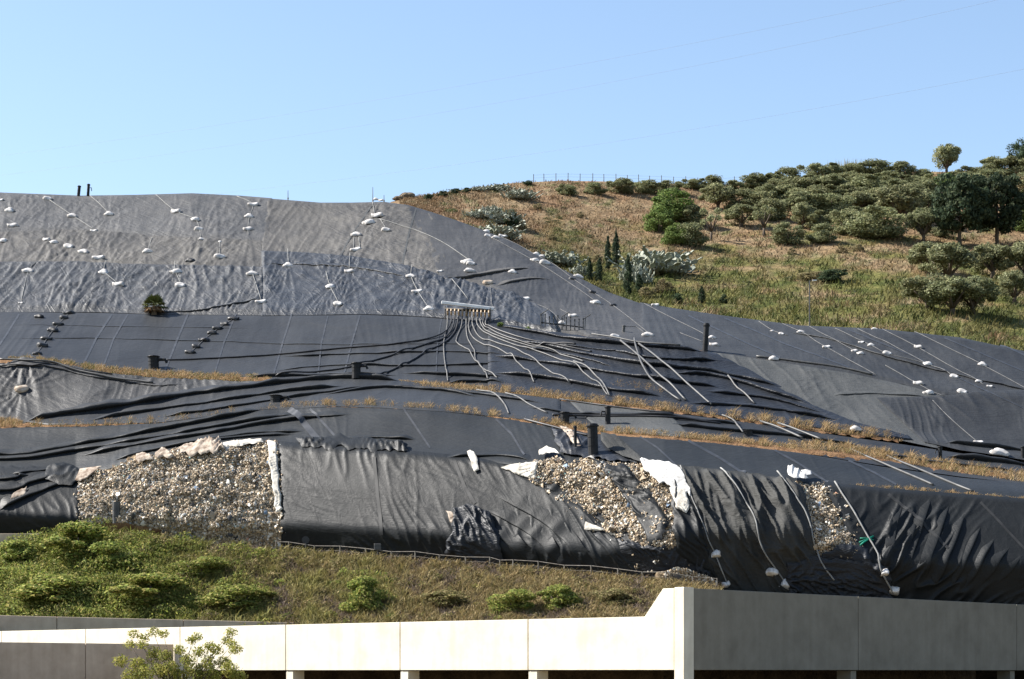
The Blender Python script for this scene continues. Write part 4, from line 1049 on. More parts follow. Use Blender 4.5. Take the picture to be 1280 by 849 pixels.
# ================================================================== SANDBAGS
def bag_mesh(seed, mat):
    bm = bmesh.new()
    bmesh.ops.create_icosphere(bm, subdivisions=3, radius=1)
    r = np.random.default_rng(seed)
    ph = r.uniform(0, 6, 8)
    for v in bm.verts:
        x, y, z = v.co
        sgn = lambda q, e: math.copysign(abs(q)**e, q)
        x2, y2, z2 = sgn(x, .75), sgn(y, .8), sgn(z, .85)
        lump = 1 + .16*math.sin(2.3*x+ph[0])*math.cos(2.1*y+ph[1]) + .10*math.sin(5*x+ph[2]+3*y) + .06*math.sin(9*y+7*z+ph[3])
        x2 *= .5*lump; y2 *= .36*lump; z2 = z2*.26*lump + .05*math.sin(4*x+ph[4])
        # slumped flat base
        if z2 < -.10: z2 = -.10 - (z2+.10)*-.2
        # tied ear at one end, pulled up
        ear = max(0, x*0.8+y*.3*math.sin(ph[5])-.62)
        z2 += ear*.55; y2 *= 1-ear*1.3
        hump = math.exp(-((x-.1*math.sin(ph[6]))**2*6+(y+.1)**2*6))
        if z > 0: z2 += .10*hump*math.sin(ph[7])
        v.co = (x2, y2, z2+.10)
    me = bpy.data.meshes.new('sandbag'); bm.to_mesh(me); bm.free()
    for p_ in me.polygons: p_.use_smooth = True
    me.materials.append(mat)
    return me
BM = {'w': [bag_mesh(i, M['bag']) for i in range(6)], 'b': [bag_mesh(20+i, M['bagblack']) for i in range(4)], 'n': [bag_mesh(40, M['bagbrown'])]}
CN = {'w': 'white sandbag', 'b': 'black sandbag', 'n': 'soiled brown sandbag'}
def lay(o, u, v, wpx, off=0.2, spin=0.0, k=1.0):
    p = surf(u, v, -0.04); n = Vector(Nrm(np.array([float(u)]), np.array([float(v)]))[0])
    wm = wpx*p.y/FPX*k
    zq = (n*0.75 + Vector((0, 0, .25))).normalized()
    q = zq.to_track_quat('Z', 'Y')
    o.rotation_mode = 'QUATERNION'
    # keep local x roughly along world x
    x = Vector((1, 0, 0)); x = (x - zq*x.dot(zq)).normalized(); y = zq.cross(x)
    R = Matrix((x, y, zq)).transposed().to_4x4() @ Matrix.Rotation(spin, 4, 'Z')
    o.rotation_quaternion = R.to_quaternion()
    o.location = p; o.scale = (wm*.95, wm*.95, wm*.8)
bi = 0
for desc, kd, bags in STR:
    for i, (u, v, wpx) in enumerate(bags):
        me = BM[kd][bi % len(BM[kd])]; bi += 1
        o = bpy.data.objects.new('sandbag', me); COL.objects.link(o)
        lay(o, u, v, wpx, 0.22 + (.1 if kd != 'w' else 0), random.uniform(-.5, .5) + (math.pi if bi % 3 == 0 else 0))
        if len(bags) == 1: lb = CN[kd] + ' ' + desc
        else: lb = (ORD[i] if i < len(bags)-1 else 'lowest') + ' ' + CN[kd] + ' ' + desc
        tag(o, lb, 'sandbag', 'white sandbags weighting the sheets' if kd == 'w' else ('black sandbags weighting the sheets' if kd == 'b' else 'soiled sandbags'))
# bags hanging on the ropes over the waste face
def face_pt(u, v, off): return at(u, v, off)
for (u, v, wpx, lb) in [(896, 694, 13, 'upper white sandbag on the rope at the left edge of the worn grey sheet'), (910, 731, 12, 'lower white sandbag on the rope at the left edge of the worn grey sheet'), (966, 716, 15, 'upright white sandbag at the foot of the worn grey sheet'), (983, 733, 17, 'flat white sandbag on the wall top below the worn grey sheet'), (1106, 713, 11, 'upper white sandbag on the rope of the right charcoal sheet'), (1117, 739, 17, 'lower white sandbag on the rope of the right charcoal sheet')]:
    o = bpy.data.objects.new('sandbag', BM['w'][bi % 6]); bi += 1; COL.objects.link(o)
    p = surf(u, v, .15)
    wm = wpx*p.y/FPX
    o.location = p; o.scale = (wm, wm, wm*1.6); o.rotation_euler = (-.5, random.uniform(-.4, .4), random.uniform(-.6, .6))
    tag(o, lb, 'sandbag', 'white sandbags over the waste face')

# ================================================================== ROPES, HOSES, PIPES
def run(name, label, cat, pts, rad, mat, off=0.35, group=None, n=None, parent=None, seg=6):
    px = spline(pts, n or int(max(4, sum(math.hypot(pts[i+1][0]-pts[i][0], pts[i+1][1]-pts[i][1]) for i in range(len(pts)-1))/5)))
    U, V = px[:, 0], px[:, 1]
    # small wander of a lying hose
    w3 = surf_run(U, V, rad*0.7, 1 if rad < .108 else 5)
    if parent is not None: w3 = w3 - np.array(parent.location)
    mb = MB(); mb.tube([Vector(q) for q in w3], rad, seg)
    o = mb.build(name, mat, parent, smooth=True)
    if parent is None: tag(o, label, cat, group)
    return o
RP = [
 ('below the twin vent pipes', [(62, 252), (91, 272), (118, 289)]), ('right of the twin vent pipes', [(112, 246), (124, 256), (137, 269)]),
 ('from the crest to the upper string right of the palm', [(195, 245), (220, 266), (244, 276), (249, 288), (252, 302)]), ('from the crest to the upright string left of centre', [(296, 247), (316, 257), (312, 272), (310, 288), (311, 296)]),
 ('of the short string beside the black lump', [(275, 304), (275, 323)]), ('above the lone bag over the palm', [(190, 299), (185, 316)]),
 ('of the leftmost string on the second sheet', [(48, 330), (36, 343), (27, 382)]), ('on the second sheet left of the palm', [(133, 330), (131, 345), (148, 360)]), ('on the second sheet right of the palm', [(219, 331), (220, 344), (227, 360)]), ('at the right end of the second sheet', [(317, 337), (316, 346), (327, 381)]),
 ('above the lone bag by the corner of the dark centre sheet', [(360, 315), (361, 335)]), ('above the lone bag in the middle of the dark centre sheet', [(438, 321), (437, 343)]), ('of the string in the middle of the dark centre sheet', [(408, 344), (413, 362), (424, 384)]), ('of the string left of the pipe header', [(515, 335), (514, 350), (522, 367), (537, 391)]),
 ('left one of the pair below the summit cluster', [(443, 298), (442, 314)]), ('right one of the pair below the summit cluster', [(449, 298), (450, 314)]), ('from the summit mast to the summit cluster', [(466, 254), (469, 272)]), ('from the summit cluster to the shoulder', [(474, 276), (520, 290), (555, 306), (590, 330)]), ('beside the summit cluster', [(476, 277), (483, 289)]),
 ('running over the crest to the pipe header', [(565, 356), (575, 368), (585, 380)]), ('ending at the bag beside the pipe header', [(613, 364), (615, 388)]),
 ('left one of the long pair down the right shoulder', [(612, 298), (668, 329), (705, 352), (744, 379)]), ('right one of the long pair down the right shoulder', [(626, 297), (676, 322), (715, 350), (740, 367), (766, 384), (810, 418)]), ('between the lone bags and the short post row', [(630, 366), (656, 377), (690, 396), (703, 406)]), ('at the bag beside the short post row', [(700, 389), (716, 397)]),
 ('ending at the foot of the right flank', [(780, 411), (795, 411), (806, 419)]), ('from the hillside scrub past the tall black standpipe', [(805, 382), (840, 400), (880, 420), (892, 427)]), ('left of the tall black standpipe', [(850, 419), (878, 430)]),
 ('leftmost on the far right slope', [(948, 404), (965, 415), (985, 422)]), ('passing the bags left of the lamp post', [(978, 407), (1001, 418), (1033, 437), (1070, 458), (1095, 472)]), ('just right of the lamp post', [(1012, 411), (1040, 427), (1068, 441)]), ('third right of the lamp post', [(1044, 414), (1089, 435), (1109, 445), (1159, 458), (1193, 474)]), ('long pale one in the middle of the far right slope', [(1072, 414), (1120, 437), (1159, 458)]),
 ('fifth right of the lamp post', [(1103, 414), (1147, 437), (1190, 462), (1230, 484)]), ('rightmost on the far right slope', [(1143, 417), (1190, 440), (1228, 459), (1284, 489)]), ('above the crumpled sheet at right', [(1106, 460), (1147, 483), (1180, 499)]), ('slanting down the crumpled dark sheet', [(1165, 505), (1190, 530), (1220, 556)]),
]
for d_, pts in RP:
    run('rope', 'pale rope ' + d_, 'rope', pts, 0.05 if pts[0][0] < 600 else 0.042, M['rope'] if pts[0][0] < 600 else M['rope_dark'], 0.42, 'ropes holding sandbags')
for s, pts in (('left', [(86, 393), (66, 415), (46, 444)]), ('right', [(292, 400), (265, 418), (238, 442)])):
    run('rope', 'thin grey rope along the %s row of black sandbags' % s, 'rope', pts, 0.05, M['rope_dark'], .35, 'ropes holding sandbags')
for lb, pts, r_2 in [('pale rope down the left edge of the worn grey sheet', [(850, 590), (870, 640), (896, 694), (911, 732)], .07), ('pale rope down the middle of the worn grey sheet', [(900, 594), (935, 640), (958, 690), (984, 730)], .08), ('pale rope down the right side of the worn grey sheet', [(970, 605), (1000, 640), (1028, 700), (1044, 722)], .08), ('pale rope down the left edge of the right charcoal sheet', [(1043, 608), (1070, 650), (1095, 695), (1117, 739)], .09)]:
    run('rope', lb, 'rope', pts, r_2, M['rope'], 1.25, 'ropes over the waste face')
# green strap
gs = empty('green_strap', tuple(at(1080, 678, 1.3))); tag(gs, 'green strap tied round the rope by the right charcoal sheet', 'strap')
for pts in ([(1073, 682), (1082, 678), (1091, 674)], [(1074, 677), (1084, 677), (1091, 679)], [(1074, 686), (1080, 681), (1090, 675)]):
    run('strand', None, None, pts, .09, M['green_strap'], 1.4, parent=gs)

# main pipe header with its row of valves
pa, pb = surf(555.5, 399, 1.0) + Vector((0, 0, .75)), surf(614.5, 404, 1.0) + Vector((0, 0, .75))
pa.y -= .3; pb.y -= .3
hd = empty('pipe_header', tuple((pa+pb)/2 - Vector((0, 0, 1.6)))); tag(hd, 'long white pipe header with a row of valves on the slope', 'pipe header')
L0 = Vector(hd.location)
dirx = (pb-pa).normalized()
ang = math.atan2(dirx.z, dirx.x)
mb = MB(); mb.box(tuple((pa+pb)/2 - L0), ((pb-pa).length, .55, .42), Matrix.Rotation(-ang, 3, 'Y')); o = mb.build('cover', M['whitepaint'], hd); bm_bevel(o, .05)
mb = MB(); mb.tube([pa - L0 + Vector((.2, .1, -.55)), pb - L0 + Vector((-.2, .1, -.55))], .20, 10); mb.build('manifold_pipe', M['pipeblack'], hd, smooth=True)
NV = 12
vpx = [559.5 + i*(612-559.5)/(NV-1) for i in range(NV)]
for i in range(NV):
    t = (vpx[i]-555)/60.0
    p = pa.lerp(pb, t) - L0 + Vector((0, -.18, -.55))
    mb = MB(); mb.tube([p, p + Vector((0, -.1, -.35)), p + Vector((0, -.15, -.95))], [.12, .14, .10], 7); o = mb.build('valve', M['valve'], hd, smooth=True)
    mb = MB(); mb.box(tuple(p + Vector((0, -.24, -.40))), (.26, .07, .07)); mb.build('valve_handle', M['pipegrey'], o)
for t in (.02, .5, .98):
    p = pa.lerp(pb, t) - L0
    mb = MB(); mb.tube([p + Vector((0, .12, -.1)), p + Vector((0, .3, -2.6))], .09, 6); mb.build('leg', M['steel'], hd)
HZ = [
 ('straight down from the left end of the header', 'hose', 0, [(559, 410), (555, 430), (556, 452), (560, 478)]),
 ('longest one sweeping left to the barrel', 'hoseblack', 1, [(563, 412), (548, 422), (500, 431), (430, 437), (330, 446), (260, 450), (205, 452)]),
 ('second one sweeping left to the grass', 'hoseblack', 2, [(565, 415), (552, 426), (520, 436), (480, 449), (430, 462), (345, 473)]),
 ('shortest one sweeping left below the header', 'hoseblack', 3, [(569, 416), (556, 430), (535, 440), (510, 455), (470, 474)]),
 ('kinked one bending back to the right', 'hose', 4, [(577, 410), (571, 425), (572, 431), (586, 440), (596, 455), (610, 467), (622, 478)]),
 ('crossing the kinked hose', 'hose', 5, [(583, 412), (585, 425), (593, 440), (595, 452), (604, 463), (610, 477)]),
 ('sixth from the right end of the header', 'hose', 6, [(586, 412), (592, 424), (606, 433), (626, 441), (645, 455), (658, 468), (668, 482)]),
 ('fifth from the right end of the header', 'hose', 7, [(591, 408), (600, 423), (622, 433), (645, 440), (668, 455), (690, 470), (712, 484)]),
 ('fourth from the right end of the header', 'hose', 8, [(597, 408), (612, 422), (640, 434), (680, 446), (718, 462), (742, 480), (760, 498)]),
 ('third from the right end of the header', 'hose', 9, [(601, 406), (614, 420), (650, 433), (690, 444), (730, 456)]),
 ('second from the right end of the header', 'hoseblack', 10, [(605, 408), (622, 420), (662, 434), (700, 440), (740, 446)]),
 ('at the right end of the header', 'hoseblack', 11, [(608, 408), (628, 418), (668, 430), (720, 436)]),
]
for d_, mt, vi, pts in HZ:
    px = spline([(vpx[vi], 402.0)] + pts, 60)
    w3 = surf_run(px[:, 0], px[:, 1], .09)
    t = (vpx[vi]-555)/60.0
    start = pa.lerp(pb, t) + Vector((0, -.33, -1.5))
    fr = np.linspace(0, 1, 60)[:, None]
    # ease from the valve down onto the sheet
    delta = np.array(start) - w3[0]
    w3 = w3 + delta*np.clip(1-fr*7, 0, 1)**2
    mb = MB(); mb.tube([Vector(q) for q in w3], .085 if mt == 'hose' else .11, 7)
    o = mb.build('hose', M[mt], None, smooth=True)
    tag(o, ('grey' if mt == 'hose' else 'black') + ' hose ' + d_, 'hose', 'hoses fanning out from the pipe header')
PIPES = [
 ('grey pipe bowing left in the bundle right of centre', 'pipegrey', .125, [(793, 431), (797, 447), (803, 465), (817, 486), (850, 505)]),
 ('straight grey pipe crossing the bundle right of centre', 'pipegrey', .125, [(776, 434), (800, 455), (830, 484), (857, 505)]),
 ('rightmost straight grey pipe of the bundle right of centre', 'pipegrey', .125, [(799, 437), (830, 464), (860, 489), (888, 511)]),
 ('thin grey hose ending left of the pipe bundle', 'hose', .10, [(717, 456), (745, 474), (762, 500)]),
 ('thin grey hose on the black sheet right of the pipe bundle', 'hose', .10, [(909, 478), (925, 493), (943, 509)]),
 ('thin curved hose below the middle grass strip', 'hose', .10, [(596, 491), (615, 497), (630, 508), (636, 521)]),
 ('thin hose slanting below the middle grass strip', 'hose', .09, [(632, 495), (655, 506), (684, 520)]),
 ('thin curved hose between the right grass strips', 'hose', .10, [(902, 522), (916, 527), (921, 536), (928, 546)]),
 ('left pipe of the pair between the right grass strips', 'pipegrey', .125, [(950, 530), (975, 541), (1002, 553)]),
 ('right pipe of the pair between the right grass strips', 'pipegrey', .125, [(972, 534), (998, 545), (1026, 556)]),
 ('long pipe slanting over the bench sheet at right', 'pipegrey', .125, [(1064, 564), (1110, 585), (1150, 602), (1166, 609)]),
 ('longer pipe beside the slanting pipe at right', 'pipegrey', .125, [(1108, 572), (1150, 590), (1195, 609), (1216, 617)]),
 ('upper black hose along the sheet right of centre', 'hoseblack', .11, [(700, 502), (760, 511), (800, 516), (842, 520)]),
 ('lower black hose along the sheet right of centre', 'hoseblack', .13, [(690, 523), (760, 524), (800, 524), (850, 526), (900, 531)]),
 ('grey pipe curving along the left grass strip', 'pipegrey', .13, [(0, 455), (30, 456), (65, 458), (90, 465), (120, 472), (150, 478), (192, 482)]),
 ('black hose along the top of the left grass strip', 'hoseblack', .09, [(0, 460), (40, 461), (70, 458), (95, 464), (140, 470)]),
 ('twin black hose behind the stout black pipe', 'hoseblack', .14, [(656, 527), (690, 536), (715, 543), (738, 548)]),
 ('grey pipe along the brown track on the right flank', 'pipegrey', .12, [(740, 424), (770, 430), (800, 436), (850, 440)]),
 ('brownish pipe on the track of the right slope', 'pipegrey', .14, [(945, 449), (1000, 456), (1050, 463), (1090, 472)]),
]
for lb, mt, rd, pts in PIPES:
    run('pipe' if 'pipe' in lb.split()[:4] else 'hose', lb, 'pipe' if 'pipe' in lb.split()[:4] else 'hose', pts, rd, M[mt], .55)

# short row of posts at the right (second header)
p0, p1 = surf(676, 412, .05), surf(729, 415, .05)
sh = empty('short_post_row', tuple(p0)); tag(sh, 'short row of grey valve posts with slanted arms right of the header', 'pipe header')
for i in range(11):
    q = p0.lerp(p1, i/10.0) - p0
    mb = MB(); hh = (1.25 + .15*math.sin(i*2.1)); mb.tube([q - Vector((0, 0, .4)), q + Vector((0, 0, hh))], .09, 6); mb.build('post', M['pipegrey'], sh)
    mb = MB(); mb.box(tuple(q + Vector((0, -.1, hh))), (.2, .2, .16)); mb.build('valve', M['pipegrey'], sh)
for i in (0, 5, 10):
    q = p0.lerp(p1, i/10.0) - p0
    MB().tube([q + Vector((-.1, 0, 1.3)), q + Vector((1.0, 0, 2.0))], .07, 6).build('arm', M['pipegrey'], sh)
    MB().tube([q + Vector((.2, 0, 0)), q + Vector((.3, 0, 1.5))], .06, 6).build('brace', M['pipegrey'], sh)
mb = MB(); mb.tube([Vector((0, 0, .25)), p1-p0 + Vector((0, 0, .25))], .08, 6); mb.build('rail', M['pipeblack'], sh)

# gas wells: stand pipes with cap, flange and side branch
def well(u, v, hpx, wpx, lb, tilt=0.0, mat='pipeblack', branch=1, name='gas_well', cap=True):
    p = surf(u, v, -.05)
    px = p.y/FPX
    h = hpx*px; r = wpx*px/2
    e = empty(name, tuple(p)); e.rotation_euler = (0, tilt, 0)
    tag(e, lb, 'well pipe')
    MB().tube([(0, 0, -.6), (0, 0, h*.5), (0, 0, h*.96)], [r, r, r], 14).build('pipe', M[mat], e, smooth=False)
    if cap:
        mb = MB(); mb.tube([(0, 0, h*.93), (0, 0, h*.97)], r*1.28, 14); mb.build('flange', M[mat], e)
        mb = MB(); mb.tube([(0, 0, h*.97), (0, 0, h*1.02), (0, 0, h*1.04)], [r*1.1, r*1.05, r*.7], 14); mb.build('cap', M[mat], e)
    if branch:
        mb = MB(); mb.tube([(0, 0, h*.7), (branch*r*2.2, -.1, h*.72), (branch*r*2.6, -.1, h*.45)], r*.3, 8); mb.build('branch_pipe', M[mat], e)
    for k in (.25, .55):
        MB().tube([(0, 0, h*k), (0, 0, h*k+.06)], r*1.06, 14).build('joint_ring', M[mat], e)
    return e
well(881, 441, 34, 7, 'tall black standpipe on the track of the right flank', .06, branch=0)
well(760, 533, 22, 7, 'black standpipe between the grass strips right of centre', 0, branch=-1)
well(742, 573, 36, 13, 'stout black pipe rising from the torn sheet above the waste', -.03, branch=0)
well(192, 461, 15, 13, 'squat black barrel in the left grass strip', 0, branch=1)
well(446, 476, 14, 11, 'squat black well box on the dark band left of centre', 0, branch=1)
well(345, 505, 8, 13, 'low black well lid on the lower left grass strip', 0, branch=1)
well(706, 530, 14, 11, 'low black well in the dry grass left of the stout pipe', 0, branch=1)
well(720, 566, 26, 4, 'thin black pipe beside the stout black pipe', -.02, branch=0)
well(1175, 575, 16, 5, 'small black well at the foot of the crumpled sheet', 0, branch=-1)
well(1278, 576, 14, 5, 'small black well at the right photo edge', 0, branch=0)
well(935, 545, 6, 11, 'low black lid in the lower right grass strip', 0, branch=0)
well(98, 246, 13, 3.8, 'left of the twin black vent pipes on the skyline', .10, branch=0)
well(110, 246, 15, 3.4, 'right of the twin black vent pipes on the skyline', .06, branch=1)
well(145, 653, 26, 10, 'grey concrete pipe stub standing in the large rubbish slope', 0, 'pipegrey', branch=0, name='pipe_stub', cap=False)
well(779, 417, 8, 4, 'short grey pipe stub on the right flank', .1, 'pipegrey', 0, name='pipe_stub')
for u, v, h, lb in ((360, 249, 11, 'thin rod on the skyline left of the summit'), (466, 252, 18, 'thin mast on the summit skyline'), (480, 252, 8, 'short rod right of the summit mast')):
    p = at(u, v, 0); s = p.y/FPX
    e = empty('mast', tuple(p)); tag(e, lb, 'mast')
    MB().tube([(0, 0, -.5), (0, 0, h*s)], [.09, .05], 6).build('pole', M['steel'], e)
    MB().tube([(0, 0, 0), (0, 0, .25)], [.16, .13], 6).build('base_collar', M['steel'], e)
# lamp post on the hill edge
pz = PH(np.array([1012.]), np.array([411.]))[0]
e = empty('lamp_post', tuple(pz)); tag(e, 'slender grey lamp post at the edge of the far right slope', 'lamp post')
s = pz[1]/FPX
MB().tube([(0, 0, -1), (0, 0, 60*s)], [.13, .08], 8).build('pole', M['pipegrey'], e)
MB().tube([(0, 0, 60*s), (.5, 0, 60.5*s)], .05, 6).build('arm', M['pipegrey'], e)
mb = MB(); mb.box((.7, 0, 60.4*s), (.6, .3, .16)); mb.build('lamp_head', M['whitepaint'], e)

# hilltop wire fence
rf2 = empty('hilltop_fence', tuple(PH(np.array([800.]), np.array([float(vS(800))+1]))[0])); tag(rf2, 'thin wire fence along the hilltop skyline', 'fence')
tops = []
for i, u in enumerate([667, 680, 695, 710, 725, 741, 755, 770, 784, 798, 812, 827, 842, 857, 872, 887, 902, 918, 934, 950, 964]):
    b_ = Vector(PH(np.array([float(u)]), np.array([float(vS(u))+1.5]))[0]) - Vector(rf2.location)
    MB().tube([b_ - Vector((0, 0, .5)), b_ + Vector((0.04*math.sin(i*5), 0, 1.9 + .1*math.sin(i*3)))], .075, 5).build('post', M['steel'], rf2)
    tops.append(b_ + Vector((0, 0, 1.7)))
for k in (0, .6):
    MB().tube([t - Vector((0, 0, k)) for t in tops], .012, 4).build('wire', M['steel'], rf2)

# overhead wires
def wire(lb, pts):
    p = np.array(pts, float); c = np.polyfit(p[:, 0], p[:, 1], 2)
    u = np.linspace(-150, 1500, 60); v = np.polyval(c, u)
    inv = np.interp(u, [-150, 1500], [1/820.0, 1/420.0]); Y = 1/inv
    w3 = np.stack([(u-640)/FPX*Y, Y, (VH-v)/FPX*Y], -1)
    MBo = MB(); MBo.tube([Vector(q) for q in w3], .015, 5); o = MBo.build('power_line', M['steel'])
    tag(o, lb, 'power line', 'overhead power lines')
wire('highest faint power line crossing the sky', [(400, 137), (606, 101), (709, 84), (830, 62), (971, 33), (1132, 0)])
wire('middle faint power line crossing the sky', [(230, 190), (400, 165), (600, 133), (750, 108), (840, 87), (1030, 47), (1160, 20), (1260, -2)])
wire('lowest faint power line crossing the sky above the hill', [(300, 240), (400, 226), (460, 220), (620, 200), (700, 187), (840, 165), (990, 145), (1060, 127), (1170, 105), (1280, 88)])
#--PART4--
# ================================================================== VEGETATION
def blades(name, p, h, wd, col, mat, lean=0.35, seed=0, label=None, kind='stuff', cat=None, wind=(0.3, 0, 0), up=None):
    """one bent blade per point: lower quad and tip as three triangles' worth of geometry"""
    r = np.random.default_rng(seed); n = len(p)
    az = r.uniform(0, 2*np.pi, n)
    side = np.stack([np.cos(az), np.sin(az), np.zeros(n)], -1)*wd[:, None]
    ln = r.normal(0, lean, (n, 3)); ln[:, 2] = 0
    ln = ln + np.array(wind)*lean
    mid = p + np.array([0, 0, 1.0])*(h*.55)[:, None] + ln*(h*.35)[:, None]
    tip = p + np.array([0, 0, 1.0])*(h*.95)[:, None] + ln*(h*1.0)[:, None]
    V4 = np.stack([p-side, p+side, mid+side*.75, mid-side*.75, tip], 1)
    b0 = np.arange(n)[:, None]*5
    F = np.concatenate([b0+np.array([[0, 1, 2]]), b0+np.array([[0, 2, 3]]), b0+np.array([[3, 2, 4]])])
    o = obj_np(name, V4.reshape(-1, 3), F, mat, None, col=np.repeat(col, 5, axis=0))
    tag(o, label, cat, None, kind)
    return o

DG = np.array([(0.36, 0.245, 0.125), (0.30, 0.20, 0.095), (0.43, 0.32, 0.19), (0.22, 0.16, 0.085), (0.20, 0.175, 0.08)])
def grass_strip(label, line, n, hm, seed, wid=7.0, green=0.0, dens=0.0):
    """dry grass growing along a bench: line of photo points gives its course over the mound"""
    r = np.random.default_rng(seed); n = int(n*2.0)
    x, y = resample(line, 300)
    t = r.random(n*3)
    k = fbm(t*14, t*0+seed, seed, 3)
    t = t[(k + dens*.85) > r.uniform(-.4, .4, n*3)][:int(n*.8)]; n = len(t)
    u = np.interp(t, np.linspace(0, 1, 300), x); v = np.interp(t, np.linspace(0, 1, 300), y) + (r.random(n)-.5)*wid
    p = P(u, v) + Nrm(u, v)*0.05
    edge_ = smooth01(np.minimum(t, 1-t)*9)
    h = hm*.85*(0.2+r.random(n)**1.8*.9)*(.4+.6*edge_)*np.clip(0.62+1.0*fbm(u/13.0, v*0, seed+2, 3), .2, 1.4)
    c = DG[r.choice(5, n, p=[.32, .27, .18, .15, .08])]*r.uniform(.8, 1.15, (n, 1))
    gm = (r.random(n) < green*(0.5+1.5*fbm(u/30.0, v*0+3, seed+4, 2)))
    c[gm] = np.array((0.10, 0.115, 0.03))*r.uniform(.7, 1.3, (gm.sum(), 1))
    return blades('dry_grass', p, np.maximum(h, .15), r.uniform(.016, .042, n), c, M['blade'], .6, seed, label)
grass_strip('strip of orange dry grass along the upper left bench', [(10, 451), (50, 453), (90, 458), (130, 464), (200, 470), (260, 473), (340, 475)], 9000, 1.0, 401, 9, .35, .35)
grass_strip('strip of dry grass along the middle of the upper bench', [(498, 480), (560, 486), (640, 491), (700, 497), (760, 503), (840, 512), (900, 519)], 12000, 1.15, 402, 8, .05, .4)
grass_strip('strip of dry grass along the right end of the upper bench', [(890, 518), (950, 526), (1020, 536), (1080, 543), (1128, 549)], 7000, 1.25, 403, 8, .05, .4)
grass_strip('patchy dry grass along the lower left bench', [(-40, 533), (30, 531), (110, 531), (200, 527), (250, 520), (320, 512)], 5500, .9, 404, 7, .2, .1)
grass_strip('strip of dry grass along the lower bench left of centre', [(310, 512), (400, 507), (470, 507), (540, 511), (600, 518), (650, 524)], 8000, 1.0, 405, 6, .1, .2)
grass_strip('strip of dry grass along the lower bench right of centre', [(650, 524), (690, 530), (740, 539), (830, 545), (900, 551), (960, 557), (1010, 563)], 9000, 1.0, 406, 6, .08, .3)
grass_strip('broad strip of dry grass along the right lower bench', [(985, 557), (1040, 561), (1090, 568), (1140, 577), (1200, 587), (1270, 597), (1330, 602), (1420, 610)], 12000, 1.2, 407, 11, .12, .4)
grass_strip('thin line of dry grass above the right charcoal sheet', [(1060, 609), (1120, 612), (1180, 617), (1240, 623), (1300, 628)], 3500, .6, 408, 4, .05, .3)
grass_strip('small dry grass patch inside the pipe bundle', [(762, 482), (790, 484), (815, 488), (830, 494)], 1600, .9, 409, 8, .0, .5)
grass_strip('dry grass tuft at the left photo edge', [(-30, 528), (0, 528), (14, 529), (28, 531)], 1400, 1.2, 410, 7, .0, .6)
grass_strip('thin weeds along the track of the right flank', [(625, 408), (680, 416), (760, 427), (850, 437), (960, 453), (1060, 467)], 1800, .35, 411, 3, .3, .1)

# earth showing along the benches, so the grass has soil to stand on
def bench_soil(label, line, w_, seed, off=0.16):
    x, y = resample(line, 60)
    sheet('bench_soil', label, list(zip(x, y - w_/2)), list(zip(x, y + w_/2)), off, M['cover_soil'], [(.1, 1, 3, 20)], rag=4, seed=seed, cat='soil', res=2.5, edge=3)
    o = SHEET_GRIDS['bench_soil']; o['kind'] = 'structure'
    if 'category' in o: del o['category']
bench_soil('soil of the upper left bench', [(0, 453), (90, 459), (200, 471), (340, 476)], 6, 501)
bench_soil('soil of the upper middle bench', [(505, 482), (640, 492), (760, 504), (900, 520), (1020, 537), (1125, 550)], 7, 502)
bench_soil('soil of the lower left bench', [(-40, 533), (110, 532), (200, 528), (320, 513), (400, 508), (540, 512), (650, 525)], 5, 503)
bench_soil('soil of the lower right bench', [(650, 526), (740, 541), (900, 553), (1010, 565), (1140, 579), (1200, 590), (1330, 604)], 7, 504)
bench_soil('soil track on the right flank', [(620, 407), (680, 416), (760, 427), (850, 437), (960, 453), (1090, 471)], 3.5, 505)
bench_soil('brown soil spilled at the pipe stub in the rubbish', [(104, 668), (135, 664), (165, 664), (204, 672)], 22, 506, .55)

# ---- green bank
r = np.random.default_rng(12)
n = 80000
u = r.uniform(-120, 900, n); tt = r.random(n)
v = 790 + (vT(u)-1-790)*tt
cl = fbm(u/34.0, v/22.0, 600, 3); cl2 = fbm(u/11.0, v/9.0, 601, 2)
grn = np.clip(1.25 - u/380.0 + .45*cl + .25*cl2 + 0.5*np.exp(-((u-455)/40.0)**2-((v-745)/30.0)**2) + .35*np.exp(-((u-640)/90.0)**2-((v-745)/30.0)**2) + .3*np.exp(-((u-740)/60.0)**2-((v-745)/25.0)**2), 0, 1)
c = np.array((0.25, 0.19, 0.095))[None]*(1-grn[:, None]) + np.array((0.175, 0.190, 0.042))[None]*grn[:, None]
drk = r.random(n) < .25
c[drk] *= np.array((.55, .6, .6))
yl = r.random(n) < .16
c[yl] = c[yl]*.6 + np.array((.21, .19, .055))*.45
lil = (cl < -.18) & (u > 250) & (r.random(n) < .75)
c[lil] = np.array((.155, .12, .095))*r.uniform(.7, 1.2, (lil.sum(), 1))
c *= r.uniform(.7, 1.3, (n, 1))
hb = .95*np.clip(.35 + 1.3*cl + .6*cl2, .0, 1.6)*np.clip(1.15-u/900.0, .35, 1)
hb *= np.where(tt > .93, .5, 1)
p = PE(u, v) + np.stack([0*u, 0*u, hb*r.random(n)**.6], -1)
blades('bank_vegetation', p, r.uniform(.3, 1.05, n)*(1.15-.0004*u), r.uniform(.035, .085, n), c, M['blade'], .75, 13, 'dense green and dry undergrowth covering the bank')

